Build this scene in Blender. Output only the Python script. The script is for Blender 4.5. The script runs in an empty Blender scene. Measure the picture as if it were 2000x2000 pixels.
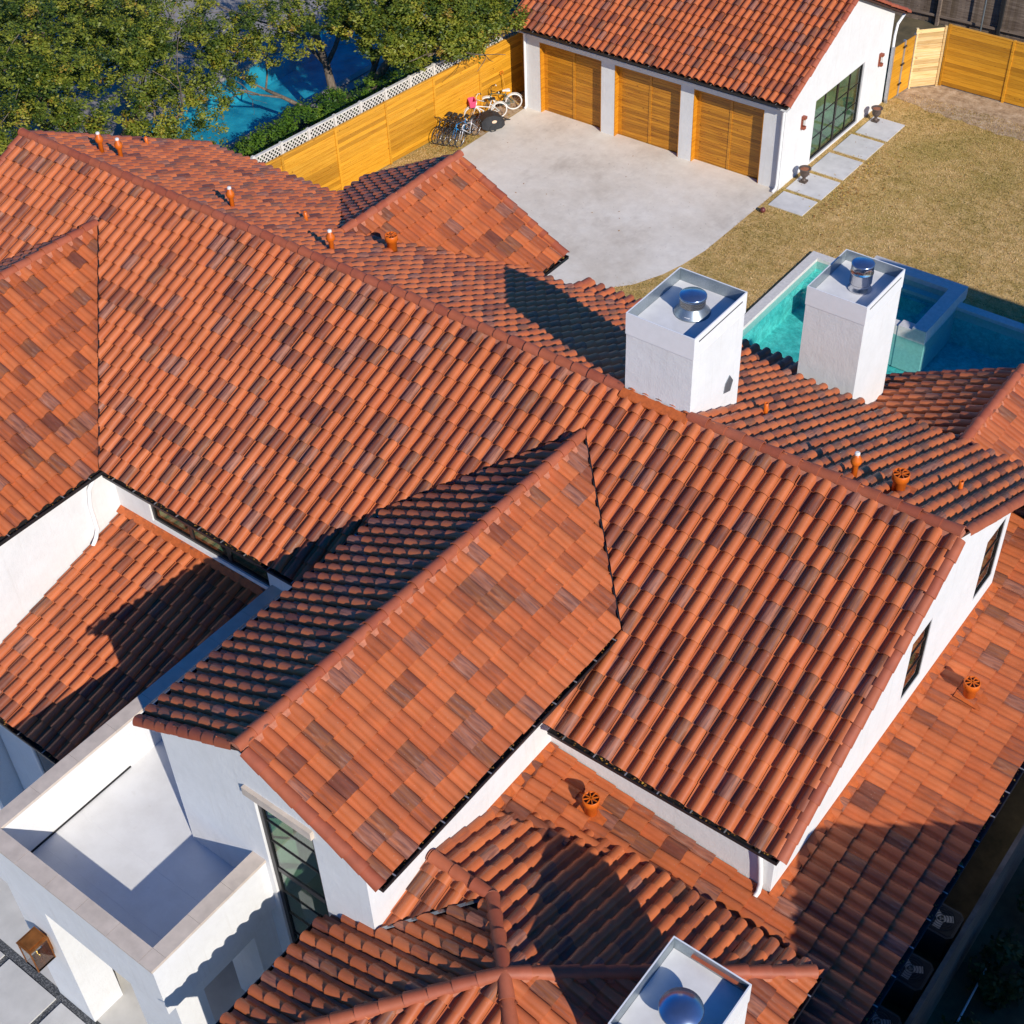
import bpy, bmesh, math, random
from mathutils import Vector, Matrix
random.seed(7)
SC = bpy.context.scene
COL = SC.collection
rad = math.radians
# ------------------------------------------------------------------ camera
cam_d = bpy.data.cameras.new('camera'); cam = bpy.data.objects.new('camera', cam_d); COL.objects.link(cam)
CAMPOS = Vector((4.9595, -17.6543, 26.5858))
RX = Vector((0.793708925, 0.607381086, -0.033382018))
RY = Vector((0.393224056, -0.554176992, -0.73366389))
RZ = Vector((-0.464113116, 0.569188965, -0.678692079))
m = Matrix.Identity(4)
for i in range(3):
    m[i][0] = RX[i]; m[i][1] = -RY[i]; m[i][2] = -RZ[i]; m[i][3] = CAMPOS[i]
cam.matrix_world = m
cam_d.sensor_width = 36; cam_d.lens = 36 * 2816.87 / 2000; cam_d.clip_start = .5; cam_d.clip_end = 2000
SC.camera = cam
# ------------------------------------------------------------------ sky, sun, exposure
SUN = Vector((.79, -.369, .485)).normalized()
w = bpy.data.worlds.new('World'); SC.world = w; w.use_nodes = True
nt = w.node_tree; bg = nt.nodes['Background']
sky = nt.nodes.new('ShaderNodeTexSky'); sky.sky_type = 'NISHITA'; sky.sun_disc = False
sky.sun_elevation = math.asin(SUN.z); sky.sun_rotation = math.atan2(SUN.x, SUN.y)
sky.air_density = 1.15; sky.dust_density = 0.1; sky.ozone_density = 8.0
hs = nt.nodes.new('ShaderNodeHueSaturation'); hs.inputs['Saturation'].default_value = 1.5; hs.inputs['Hue'].default_value = .510; nt.links.new(sky.outputs[0], hs.inputs['Color']); nt.links.new(hs.outputs[0], bg.inputs[0]); bg.inputs[1].default_value = .115
sl = bpy.data.lights.new('sun', 'SUN'); sl.energy = 4.8; sl.angle = rad(.5); sl.color = (1, .94, .84)
so = bpy.data.objects.new('sun', sl); COL.objects.link(so)
so.rotation_euler = SUN.to_track_quat('Z', 'Y').to_euler(); so.location = SUN * 60
vs = SC.view_settings; vs.view_transform = 'Standard'; vs.look = 'None'; vs.exposure = .08; vs.gamma = 1; vs.use_curve_mapping = False
SC.render.engine = 'CYCLES'

# ------------------------------------------------------------------ materials
def lin(r, g, b):
    f = lambda c: (c / 255 / 12.92) if c / 255 <= .04045 else ((c / 255 + .055) / 1.055) ** 2.4
    return (f(r), f(g), f(b), 1)
class N:
    def __init__(s, name):
        s.m = bpy.data.materials.new(name); s.m.use_nodes = True; s.t = s.m.node_tree; s.b = s.t.nodes['Principled BSDF']
    def n(s, k, **kw):
        x = s.t.nodes.new(k)
        for a, v in kw.items(): setattr(x, a, v)
        return x
    def l(s, a, b): s.t.links.new(a, b)
    def noise(s, scale, detail=4, rough=.55, vec=None, dim=None):
        x = s.n('ShaderNodeTexNoise'); x.inputs['Scale'].default_value = scale; x.inputs['Detail'].default_value = detail; x.inputs['Roughness'].default_value = rough
        s.l(vec if vec else s.pos(), x.inputs['Vector']); return x.outputs['Fac']
    def pos(s):
        if not hasattr(s, '_p'): s._p = s.n('ShaderNodeNewGeometry').outputs['Position']
        return s._p
    def scl(s, vec, xyz, off=(0, 0, 0)):
        x = s.n('ShaderNodeMapping'); x.inputs['Scale'].default_value = xyz; x.inputs['Location'].default_value = off; s.l(vec, x.inputs[0]); return x.outputs[0]
    def ramp(s, fac, pts, const=False):
        x = s.n('ShaderNodeValToRGB'); r = x.color_ramp
        if const: r.interpolation = 'CONSTANT'
        while len(r.elements) < len(pts): r.elements.new(.5)
        for e, (p, c) in zip(r.elements, pts): e.position = p; e.color = c if len(c) == 4 else (*c, 1)
        s.l(fac, x.inputs[0]); return x.outputs[0]
    def mix(s, fac, a, b, mode='MIX'):
        x = s.n('ShaderNodeMix', data_type='RGBA', blend_type=mode)
        for sock, v in ((x.inputs[0], fac), (x.inputs[6], a), (x.inputs[7], b)):
            if hasattr(v, 'default_value') or hasattr(v, 'is_output'): s.l(v, sock)
            else: sock.default_value = v
        return x.outputs[2]
    def math(s, op, a, b=0.0):
        x = s.n('ShaderNodeMath', operation=op)
        for sock, v in ((x.inputs[0], a), (x.inputs[1], b)):
            if hasattr(v, 'is_output'): s.l(v, sock)
            else: sock.default_value = v
        return x.outputs[0]
    def bump(s, h, strength=.3, dist=.02):
        x = s.n('ShaderNodeBump'); x.inputs['Strength'].default_value = strength; x.inputs['Distance'].default_value = dist
        s.l(h, x.inputs['Height']); s.l(x.outputs[0], s.b.inputs['Normal'])
    def done(s, col=None, rough=.6, metal=0, spec=.5):
        if col is not None:
            if hasattr(col, 'is_output'): s.l(col, s.b.inputs['Base Color'])
            else: s.b.inputs['Base Color'].default_value = col
        if hasattr(rough, 'is_output'): s.l(rough, s.b.inputs['Roughness'])
        else: s.b.inputs['Roughness'].default_value = rough
        s.b.inputs['Metallic'].default_value = metal; s.b.inputs['Specular IOR Level'].default_value = spec
        return s.m
def plain(name, c, rough=.5, metal=0, var=.12, scale=6, bump=0):
    k = N(name); f = k.noise(scale, 5)
    a = tuple(x * (1 - var) for x in c[:3]) + (1,); b = tuple(min(1, x * (1 + var)) for x in c[:3]) + (1,)
    col = k.ramp(f, [(.3, a), (.7, b)])
    if bump: k.bump(k.noise(scale * 8, 3), bump, .01)
    return k.done(col, rough, metal)
M = {}
# roof tile: colour by piece ('tone'), kiln streaks along the piece (UV)
k = N('clay_tile')
tone = k.n('ShaderNodeAttribute', attribute_name='tone').outputs['Fac']
uv = k.n('ShaderNodeUVMap').outputs[0]
PAL = [(0.0, (.50, .130, .041)), (.14, (.54, .146, .047)), (.28, (.475, .118, .038)), (.40, (.51, .137, .046)), (.50, (.38, .098, .034)), (.58, (.25, .068, .030)), (.68, (.165, .046, .024)),
       (.77, (.33, .130, .080)), (.86, (.26, .092, .040)), (.93, (.45, .21, .085)), (.975, (.48, .36, .23))]
base = k.ramp(tone, [(p, c) for p, c in PAL], const=True)
st = k.noise(1, 3, .6, k.scl(uv, (26, 2.2, 1)))
st2 = k.noise(1, 4, .6, k.scl(uv, (21, 2.2, 1), (9, 3, 0)))
amt = k.ramp(tone, [(0, (.10,) * 3), (.5, (.45,) * 3), (.77, (.8,) * 3), (.86, (.75,) * 3), (1, (.7,) * 3)], const=True)
mk = k.math('MULTIPLY', k.ramp(st, [(.44, (0,) * 3), (.60, (1,) * 3)]), amt)
base = k.mix(k.math('MULTIPLY', k.ramp(k.noise(1, 2, .5, k.scl(uv, (11, 1.3, 1), (3, 7, 0))), [(.48, (0,) * 3), (.66, (1,) * 3)]), k.math('MULTIPLY', amt, .85)), base, (.44, .122, .038, 1))
c2 = k.mix(mk, base, (.17, .066, .047, 1))
mk2 = k.math('MULTIPLY', k.ramp(st2, [(.58, (0,) * 3), (.72, (1,) * 3)]), k.math('MULTIPLY', amt, .55))
c3 = k.mix(mk2, c2, (.40, .24, .19, 1))
fine = k.ramp(k.noise(2.3, 5), [(.3, (.84,) * 3), (.7, (1.1,) * 3)])
c4 = k.mix(1, c3, fine, 'MULTIPLY')
spk = k.ramp(k.noise(30, 2, .5), [(.71, (0,) * 3), (.75, (1,) * 3)])
c5 = k.mix(k.math('MULTIPLY', spk, .35), c4, (.55, .42, .33, 1))
k.bump(k.noise(60, 3), .12, .006)
M['tile'] = k.done(c5, k.ramp(st2, [(.3, (.36,) * 3), (.8, (.6,) * 3)]), 0, .45)
k = N('ridge_clay'); tone = k.n('ShaderNodeAttribute', attribute_name='tone').outputs['Fac']
c = k.ramp(tone, [(0, (.36, .088, .036)), (.35, (.40, .105, .044)), (.7, (.33, .075, .034)), (1, (.43, .12, .055))])
c = k.mix(1, c, k.ramp(k.noise(5, 4), [(.3, (.85,) * 3), (.7, (1.08,) * 3)]), 'MULTIPLY')
k.bump(k.noise(55, 3), .1, .006); M['ridge'] = k.done(c, .62)
M['mortar'] = plain('pink_mortar', (.42, .15, .085), .9, 0, .2, 14)
M['deck'] = plain('roof_underlay', (.055, .02, .014), .9)
M['flash_paint'] = plain('orange_flashing', (.46, .105, .022), .5, 0, .2, 12)
# stucco
k = N('white_stucco'); f = k.noise(1.3, 5); g = k.noise(7, 4)
c = k.ramp(k.math('ADD', k.math('MULTIPLY', f, .6), k.math('MULTIPLY', g, .4)), [(.33, (.665, .66, .65)), (.6, (.72, .717, .71))])
wz = k.noise(1, 4, .6, k.scl(k.pos(), (9, 9, .5))); c = k.mix(k.ramp(wz, [(.57, (0,) * 3), (.75, (.40,) * 3)]), c, (.57, .545, .51, 1))
k.bump(k.math('ADD', k.noise(26, 4), k.math('MULTIPLY', k.noise(5, 4), 1.5)), .32, .016); M['stucco'] = k.done(c, .85)
k = N('membrane'); c = k.ramp(k.noise(1.7, 6, .65), [(.3, (.66, .645, .62)), (.62, (.74, .73, .71))])
sp = k.ramp(k.noise(5, 3), [(.68, (0,) * 3), (.8, (.35,) * 3)]); c = k.mix(sp, c, (.45, .40, .34, 1)); k.bump(k.noise(4, 5), .25, .02); M['membrane'] = k.done(c, .6)
M['limestone'] = plain('limestone_cap', (.56, .47, .39), .8, 0, .12, 4, .1)
M['black'] = plain('black_metal', (.018, .017, .018), .35)
M['gutter_in'] = plain('gutter_inside', (.03, .026, .024), .55, 0, .3, 12)
M['leafmuck'] = plain('dead_leaves', (.30, .15, .05), .9, 0, .5, 30)
M['white_paint'] = plain('white_paint', (.78, .78, .78), .4, 0, .03)
M['tick'] = plain('hanger_metal', (.45, .46, .48), .35, .6)
k = N('galvanised'); v = k.n('ShaderNodeTexVoronoi'); v.inputs['Scale'].default_value = 34; k.l(k.pos(), v.inputs['Vector'])
c = k.mix(.45, k.ramp(v.outputs['Distance'], [(0, (.24, .29, .32)), (.9, (.40, .45, .49))]), k.ramp(k.noise(3, 5), [(.3, (.22, .27, .30)), (.7, (.46, .51, .54))]))
M['galv'] = k.done(c, .38, .75)
M['steel'] = plain('polished_steel', (.66, .66, .68), .16, 1, .06, 5)
k = N('steel_mesh'); v = k.n('ShaderNodeTexChecker'); v.inputs['Scale'].default_value = 60; k.l(k.pos(), v.inputs['Vector'])
M['mesh'] = k.done(k.mix(v.outputs['Fac'], (.08, .075, .07, 1), (.42, .40, .37, 1)), .35, .8)
M['capmetal'] = plain('cap_disc_metal', (.33, .40, .52), .22, .9, .1, 8)
M['ctray'] = plain('chase_pan', (.70, .685, .67), .5, 0, .07, 4)
M['vent'] = plain('orange_vent_paint', (.62, .125, .008), .4, 0, .1, 10)
M['ventwhite'] = plain('vent_white_tip', (.75, .72, .68), .5)
M['dark'] = plain('dark_opening', (.012, .012, .013), .8)
# wood
def wood(name, a, b, cc, rough=.5, sc=1.0):
    k = N(name); tone = k.n('ShaderNodeAttribute', attribute_name='tone').outputs['Fac']
    g = k.noise(1, 5, .65, k.scl(k.pos(), (1.3 * sc, 1.3 * sc, 26 * sc)))
    col = k.ramp(g, [(.3, (*cc, 1)), (.48, (*a, 1)), (.7, (*b, 1))])
    col = k.mix(1, col, k.ramp(tone, [(0, (.66, .62, .52)), (.5, (1, 1, 1)), (1, (1.16, 1.15, 1.12))]), 'MULTIPLY')
    kn = k.ramp(k.noise(6.5, 1, .4, k.scl(k.pos(), (1, 1, 1.8))), [(.74, (0,) * 3), (.79, (.8,) * 3)])
    col = k.mix(kn, col, (cc[0] * .45, cc[1] * .4, cc[2] * .5, 1)); k.bump(g, .15, .004)
    return k.done(col, rough)
M['cedar'] = wood('stained_cedar', (.60, .275, .014), (.68, .335, .03), (.47, .185, .008))
M['cedar_door'] = wood('stained_door_cedar', (.50, .20, .011), (.60, .265, .018), (.30, .095, .005), .4)
M['cedar_raw'] = wood('fresh_cedar', (.74, .50, .22), (.80, .62, .36), (.55, .28, .08), .7)
M['graywood'] = wood('weathered_wood', (.17, .125, .095), (.27, .21, .165), (.09, .06, .045), .9)
M['lattice'] = plain('white_lattice', (.62, .585, .53), .8, 0, .2, 8)
# ground
k = N('concrete_drive'); f = k.noise(.35, 6, .65); g = k.noise(2.2, 6, .7)
c = k.ramp(f, [(.34, (.61, .545, .46)), (.5, (.71, .65, .565)), (.66, (.76, .71, .635))])
c = k.mix(1, c, k.ramp(g, [(.3, (.90, .89, .88)), (.7, (1.06, 1.06, 1.06))]), 'MULTIPLY')
s2 = k.ramp(k.noise(.55, 5, .7, k.scl(k.pos(), (1, .55, 1), (4, 9, 0))), [(.54, (0,) * 3), (.72, (.42,) * 3)]); c = k.mix(s2, c, (.33, .27, .215, 1))
dots = k.ramp(k.noise(9, 2, .4), [(.72, (0,) * 3), (.77, (.5,) * 3)]); c = k.mix(dots, c, (.25, .21, .17, 1)); k.bump(k.noise(45, 3), .15, .005); M['drive'] = k.done(c, .85)
M['paver'] = plain('concrete_paver', (.58, .565, .545), .85, 0, .09, 3, .1)
M['paver2'] = plain('entry_slab', (.56, .54, .505), .85, 0, .1, 2.2, .1)
k = N('black_gravel'); v = k.n('ShaderNodeTexVoronoi'); v.inputs['Scale'].default_value = 55; k.l(k.pos(), v.inputs['Vector'])
M['gravel'] = k.done(k.ramp(v.outputs['Color'], [(.2, (.025, .027, .03)), (.6, (.09, .095, .10)), (.9, (.22, .22, .22))]), .8)
k = N('dormant_lawn'); f = k.noise(.22, 5, .6); g = k.noise(2.6, 6, .72); h = k.noise(16, 4, .7)
c = k.ramp(g, [(.28, (.29, .20, .055)), (.45, (.47, .315, .11)), (.58, (.61, .41, .17)), (.75, (.72, .50, .24))])
c = k.mix(k.ramp(f, [(.46, (0,) * 3), (.64, (.6,) * 3)]), c, (.31, .245, .06, 1))
c = k.mix(1, c, k.ramp(h, [(.25, (.62, .62, .58)), (.5, (1, 1, 1)), (.8, (1.25, 1.2, 1.1))]), 'MULTIPLY'); br = k.n('ShaderNodeTexBrick'); br.inputs['Scale'].default_value = 1; br.inputs['Brick Width'].default_value = 1.25; br.inputs['Row Height'].default_value = .55; br.inputs['Mortar Size'].default_value = .018; br.inputs['Mortar Smooth'].default_value = .6; k.l(k.pos(), br.inputs['Vector']); c = k.mix(k.math('MULTIPLY', br.outputs['Fac'], .5), c, (.13, .10, .03, 1)); k.bump(h, .6, .03); M['lawn'] = k.done(c, .95, 0, .1)
k = N('bare_soil'); g = k.noise(3, 6, .75); M['soil'] = k.done(k.ramp(g, [(.3, (.20, .13, .07)), (.5, (.40, .285, .175)), (.72, (.60, .48, .34))]), .95); k.bump(g, .6, .05)
k = N('ground_dirt'); g = k.noise(1.5, 6, .7); M['ground'] = k.done(k.ramp(g, [(.3, (.06, .05, .025)), (.7, (.16, .12, .06))]), .95)
k = N('patio_stone'); g = k.noise(.9, 6, .7); M['patio'] = k.done(k.ramp(g, [(.3, (.20, .18, .17)), (.7, (.36, .33, .31))]), .85)
M['coping'] = plain('pool_coping', (.62, .59, .55), .75, 0, .1, 10, .2)
k = N('pool_plaster'); g = k.noise(2.2, 4, .6); v = k.noise(6, 3, .8); c = k.ramp(g, [(.35, (.13, .50, .48)), (.65, (.27, .66, .62))])
c = k.mix(1, c, k.ramp(v, [(.35, (.75,) * 3), (.65, (1.25,) * 3)]), 'MULTIPLY'); M['plaster'] = k.done(c, .7)
k = N('pool_plaster_blue'); g = k.noise(1.4, 4, .6); c = k.ramp(g, [(.35, (.012, .20, .30)), (.65, (.05, .40, .50))]); M['plaster_blue'] = k.done(c, .7)
def water(name, tint):
    k = N(name); t = k.t; t.nodes.remove(k.b)
    tr = k.n('ShaderNodeBsdfTransparent'); tr.inputs[0].default_value = tint
    gl = k.n('ShaderNodeBsdfGlossy'); gl.inputs['Roughness'].default_value = .04
    lw = k.n('ShaderNodeLayerWeight'); lw.inputs[0].default_value = .5; fr = lw
    b = k.n('ShaderNodeBump'); b.inputs['Strength'].default_value = .35; b.inputs['Distance'].default_value = .04
    k.l(k.noise(5, 3, .6), b.inputs['Height']); k.l(b.outputs[0], gl.inputs['Normal']); k.l(b.outputs[0], lw.inputs['Normal'])
    mx = k.n('ShaderNodeMixShader'); k.l(k.math('ADD', k.math('MULTIPLY', k.math('POWER', lw.outputs['Facing'], 4.0), .8), .045), mx.inputs[0]); k.l(tr.outputs[0], mx.inputs[1]); k.l(gl.outputs[0], mx.inputs[2])
    k.l(mx.outputs[0], t.nodes['Material Output'].inputs[0]); return k.m
M['water'] = water('pool_water', (.55, .88, .86, 1)); M['water2'] = water('neighbour_pool_water', (.66, .96, .99, 1))
def glass(name, tint, r=.02):
    k = N(name); t = k.t; t.nodes.remove(k.b)
    tr = k.n('ShaderNodeBsdfTransparent'); tr.inputs[0].default_value = tint
    gl = k.n('ShaderNodeBsdfGlossy'); gl.inputs['Roughness'].default_value = r
    lw = k.n('ShaderNodeLayerWeight'); lw.inputs[0].default_value = .5
    mx = k.n('ShaderNodeMixShader'); k.l(k.math('ADD', k.math('MULTIPLY', k.math('POWER', lw.outputs['Facing'], 4), .7), .09), mx.inputs[0]); k.l(tr.outputs[0], mx.inputs[1]); k.l(gl.outputs[0], mx.inputs[2])
    k.l(mx.outputs[0], t.nodes['Material Output'].inputs[0]); return k.m
M['glass'] = glass('window_glass', (.66, .80, .72, 1)); M['glass_clear'] = glass('lantern_glass', (.9, .9, .88, 1))
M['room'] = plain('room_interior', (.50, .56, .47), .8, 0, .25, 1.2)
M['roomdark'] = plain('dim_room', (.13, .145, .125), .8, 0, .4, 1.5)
M['blind'] = plain('blind_reflection', (.55, .42, .28), .6, 0, .25, 10)  # pale slat colour carries the wood-toned reflection of the end-wall panes
M['copper'] = plain('aged_copper', (.36, .13, .03), .38, .65, .25, 7)
M['copperred'] = plain('red_copper_lamp', (.33, .085, .045), .5, .3, .2, 12)
M['brass'] = plain('brass', (.7, .45, .12), .3, 1)
# plants
def leafmat(name, cols):
    k = N(name); tone = k.n('ShaderNodeAttribute', attribute_name='tone').outputs['Fac']
    c = k.ramp(tone, cols); k.b.inputs['Subsurface Weight'].default_value = 0
    tl = k.n('ShaderNodeBsdfTranslucent'); k.l(c, tl.inputs[0]); mx = k.n('ShaderNodeMixShader'); mx.inputs[0].default_value = .3
    k.done(c, .5, 0, .4); k.l(k.b.outputs[0], mx.inputs[1]); k.l(tl.outputs[0], mx.inputs[2]); k.l(mx.outputs[0], k.t.nodes['Material Output'].inputs[0]); return k.m
M['oak'] = leafmat('oak_leaf', [(0, (.028, .060, .008)), (.3, (.10, .145, .014)), (.62, (.22, .245, .024)), (.9, (.38, .35, .04)), (1, (.32, .20, .025))])
M['hedge'] = leafmat('hedge_leaf', [(0, (.035, .09, .010)), (.5, (.10, .20, .018)), (1, (.20, .30, .03))])
M['shrub'] = leafmat('shrub_leaf', [(0, (.03, .05, .012)), (.6, (.06, .09, .02)), (1, (.12, .13, .03))])
M['grassblade'] = leafmat('dry_grass_blade', [(0, (.24, .20, .04)), (.35, (.50, .34, .12)), (.8, (.69, .48, .22)), (1, (.76, .56, .30))])
M['litter'] = leafmat('fallen_leaf', [(0, (.30, .12, .03)), (.5, (.38, .20, .06)), (.85, (.55, .30, .05)), (1, (.75, .55, .06))])
k = N('bark'); g = k.noise(1, 5, .7, k.scl(k.pos(), (14, 14, 3))); k.bump(g, .6, .03); M['bark'] = k.done(k.ramp(g, [(.3, (.085, .062, .045)), (.7, (.24, .19, .145))]), .95)
M['rubber'] = plain('black_rubber', (.02, .02, .021), .7)
M['whiterub'] = plain('white_tyre', (.72, .70, .66), .6)
M['bikeblack'] = plain('black_frame_paint', (.02, .02, .024), .3)
M['bikesilver'] = plain('silver_frame_paint', (.60, .62, .66), .3, .3)
M['bikewhite'] = plain('white_frame_paint', (.78, .78, .74), .35)
M['bikegreen'] = plain('dark_green_paint', (.03, .09, .07), .35)
M['bikeblue'] = plain('blue_accent', (.01, .20, .48), .35)
M['pink'] = plain('pink_basket', (.80, .09, .20), .6, 0, .15, 20)
M['tarp'] = plain('black_fabric', (.022, .023, .026), .6, 0, .3, 8)
M['label'] = plain('pale_orange_label', (.75, .52, .36), .5)
M['red'] = plain('dark_red_rubber', (.14, .03, .03), .45)
M['urn'] = plain('bronze_urn', (.10, .072, .058), .55, .2, .2, 12)
M['urnsoil'] = plain('urn_terracotta_soil', (.30, .11, .05), .9, 0, .3, 20)
M['blue'] = plain('blue_canvas', (.01, .16, .62), .6)
M['ac'] = plain('grey_enamel', (.07, .085, .095), .45, 0, .1)
M['acdark'] = plain('grille_dark', (.03, .035, .04), .5)
M['shingle'] = plain('grey_shingle', (.13, .12, .115), .9, 0, .3, 9)
M['siding'] = plain('tan_siding', (.42, .37, .31), .8, 0, .1)

# ------------------------------------------------------------------ mesh builder
class MB:
    def __init__(s): s.v = []; s.f = []; s.t = []; s.uv = []
    def add(s, vs, fs, tone=.5, uvs=None):
        o = len(s.v); s.v += [tuple(p) for p in vs]; s.f += [[i + o for i in f] for f in fs]
        s.t += [tone] * len(vs); s.uv += uvs if uvs else [(0, 0)] * len(vs)
        return s
    def box(s, x0, x1, y0, y1, z0, z1, tone=.5):
        return s.add([(x0, y0, z0), (x1, y0, z0), (x1, y1, z0), (x0, y1, z0), (x0, y0, z1), (x1, y0, z1), (x1, y1, z1), (x0, y1, z1)],
              [(0, 3, 2, 1), (4, 5, 6, 7), (0, 1, 5, 4), (1, 2, 6, 5), (2, 3, 7, 6), (3, 0, 4, 7)], tone)
    def hexa(s, b, t, tone=.5):  # two quads, bottom and top, counter-clockwise from above
        return s.add(list(b) + list(t), [(0, 3, 2, 1), (4, 5, 6, 7), (0, 1, 5, 4), (1, 2, 6, 5), (2, 3, 7, 6), (3, 0, 4, 7)], tone)
    def prism(s, poly, ext, tone=.5):  # polygon of 3-D points swept by ext
        n = len(poly); e = Vector(ext); P = [Vector(p) for p in poly]
        fs = [list(range(n))[::-1], [i + n for i in range(n)]] + [(i, (i + 1) % n, (i + 1) % n + n, i + n) for i in range(n)]
        return s.add(P + [p + e for p in P], fs, tone)
    def quad(s, a, b, c, d, tone=.5): return s.add([a, b, c, d], [(0, 1, 2, 3)], tone)
    def bar(s, a, b, w, h=None, up=(0, 0, 1), tone=.5):
        a = Vector(a); b = Vector(b); d = (b - a).normalized(); u = Vector(up)
        if abs(d.dot(u)) > .98: u = Vector((1, 0, 0))
        r = d.cross(u).normalized(); u = r.cross(d); h = h or w; r = r * w / 2; u = u * h / 2
        return s.hexa([a - r - u, a + r - u, b + r - u, b - r - u], [a - r + u, a + r + u, b + r + u, b - r + u], tone)
    def tube(s, pts, rr, n=8, tone=.5, cap=True):
        P = [Vector(p) for p in pts]; rr = rr if hasattr(rr, '__len__') else [rr] * len(P); vs = []; fs = []
        ref = Vector((0, 0, 1))
        d0 = (P[1] - P[0]).normalized()
        if abs(d0.z) > .9: ref = Vector((1, 0, 0))
        for i, p in enumerate(P):
            d = (P[min(i + 1, len(P) - 1)] - P[max(i - 1, 0)]).normalized(); a = d.cross(ref)
            if a.length < 1e-4: a = d.cross(Vector((0, 1, 0)))
            a.normalize(); b = d.cross(a); ref = -b if (-b).dot(ref) > 0 else b
            for j in range(n):
                t = 2 * math.pi * j / n; vs.append(p + (a * math.cos(t) + b * math.sin(t)) * rr[i])
        for i in range(len(P) - 1):
            for j in range(n): fs.append((i * n + j, i * n + (j + 1) % n, (i + 1) * n + (j + 1) % n, (i + 1) * n + j))
        if cap: fs += [list(range(n))[::-1], [(len(P) - 1) * n + j for j in range(n)]]
        return s.add(vs, fs, tone)
    def lathe(s, prof, c, n=20, tone=.5, M4=None):
        vs = []; fs = []
        for r, z in prof:
            for j in range(n):
                t = 2 * math.pi * j / n; p = Vector((r * math.cos(t), r * math.sin(t), z))
                vs.append((M4 @ p if M4 else p) + Vector(c))
        for i in range(len(prof) - 1):
            for j in range(n): fs.append((i * n + j, i * n + (j + 1) % n, (i + 1) * n + (j + 1) % n, (i + 1) * n + j))
        fs += [list(range(n))[::-1], [(len(prof) - 1) * n + j for j in range(n)]]
        return s.add(vs, fs, tone)
    def mesh(s, name, mat, smooth=False):
        me = bpy.data.meshes.new(name); me.from_pydata(s.v, [], s.f)
        at = me.attributes.new('tone', 'FLOAT', 'POINT'); at.data.foreach_set('value', s.t)
        ul = me.uv_layers.new(name='UVMap'); idx = [0] * len(me.loops); me.loops.foreach_get('vertex_index', idx)
        buf = []
        for i in idx: buf += s.uv[i]
        ul.data.foreach_set('uv', buf)
        if smooth: me.polygons.foreach_set('use_smooth', [True] * len(me.polygons))
        me.materials.append(mat if not isinstance(mat, str) else M[mat]); me.update(); return me
    def make(s, name, mat, parent=None, smooth=False, kind=None, label=None):
        return link(name, s.mesh(name, mat, smooth), parent, kind, label)
def root_of(o):
    M4 = Matrix.Identity(4)
    while o.parent: M4 = (o.matrix_parent_inverse @ M4) if False else M4; o = o.parent
    return o
def link(name, me, parent=None, kind=None, label=None):
    o = bpy.data.objects.new(name, me); COL.objects.link(o)
    if parent:
        o.parent = parent
        if parent.type == 'EMPTY': o.matrix_parent_inverse = Matrix.Translation(parent.location).inverted()
    if kind: o['kind'] = kind
    if label: o['label'] = label
    return o
def tag(o, label, cat, group=None):
    o['label'] = label; o['category'] = cat
    if group: o['group'] = group
    return o
def thing(name, label, cat, loc, group=None):
    o = bpy.data.objects.new(name, None); o.location = loc; o.empty_display_size = .3; COL.objects.link(o)
    return tag(o, label, cat, group)
def kids(o): return [c for c in bpy.data.objects if c.parent == o]
def copy_tree(o, parent=None, ch=None):
    ch = ch if ch is not None else CH
    c = o.copy(); COL.objects.link(c); c.parent = parent
    for x in ch.get(o.name, []): copy_tree(x, c, ch)
    return c
CH = {}
def index_children():
    CH.clear()
    for o in bpy.data.objects:
        if o.parent: CH.setdefault(o.parent.name, []).append(o)
def structure(name, mb, mat, parent=None, **k): return mb.make(name, mat, parent, kind=None if parent else 'structure', **k)

S = 0.5055
# ------------------------------------------------------------------ roof tiles
TW, TE, TL = .290, .408, .452     # column width, exposure, piece length
PROF = [(0, .006), (.010, .048), (.045, .087), (.101, .102), (.157, .087), (.192, .048), (.202, .006), (.246, -.008), (.290, .006)]
def tile_mesh(mb, tone, uo, jit=0):
    """one barrel-and-pan tile: local x across, y down the slope (0 at the head), z out of the roof"""
    n = len(PROF); vs = []; uv = []
    for y, dz, sc in ((0, .000, .90), (TL, .042, 1.0)):
        for x, h in PROF:
            xx = .101 + (x - .101) * sc if x < .21 else x
            vs.append((xx, y, h * sc + dz)); uv.append((xx + uo[0], y + uo[1]))
    fs = [(i, i + n, i + n + 1, i + 1) for i in range(n - 1)]
    o = len(vs)                                        # butt end
    for x, h in PROF: vs.append((x, TL, h + .042)); uv.append((x + uo[0], TL + uo[1]))
    for x, h in PROF: vs.append((x, TL - .002, h + .014)); uv.append((x + uo[0], TL + uo[1]))
    fs += [(o + i, o + n + i, o + n + i + 1, o + i + 1) for i in range(n - 1)]
    mb.add(vs, fs, tone, uv)
VAR = []
def tone_pick():
    r = random.random()
    for p, (a, b) in ((.54, (0, .5)), (.66, (.5, .58)), (.80, (.58, .68)), (.835, (.68, .77)), (.89, (.77, .86)), (.972, (.86, .93)), (.987, (.93, .975)), (1, (.975, 1))):
        if r < p: return random.uniform(a, b - .005)
for i in range(48):
    b = MB(); tile_mesh(b, tone_pick(), (random.random() * 40, random.random() * 40))
    VAR.append((b, b.mesh('roof_tile', 'tile', True)))
for i in (0, 1): pass
def inpoly(p, poly):  # signed distance to convex ccw polygon: >0 outside
    d = -1e9; k = 0; n = len(poly)
    for i in range(n):
        a = poly[i]; b = poly[(i + 1) % n]; ex, ey = b[0] - a[0], b[1] - a[1]; L = math.hypot(ex, ey)
        s = (ey * (p[0] - a[0]) - ex * (p[1] - a[1])) / L
        if s > d: d = s; k = i
    return d, k
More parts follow.
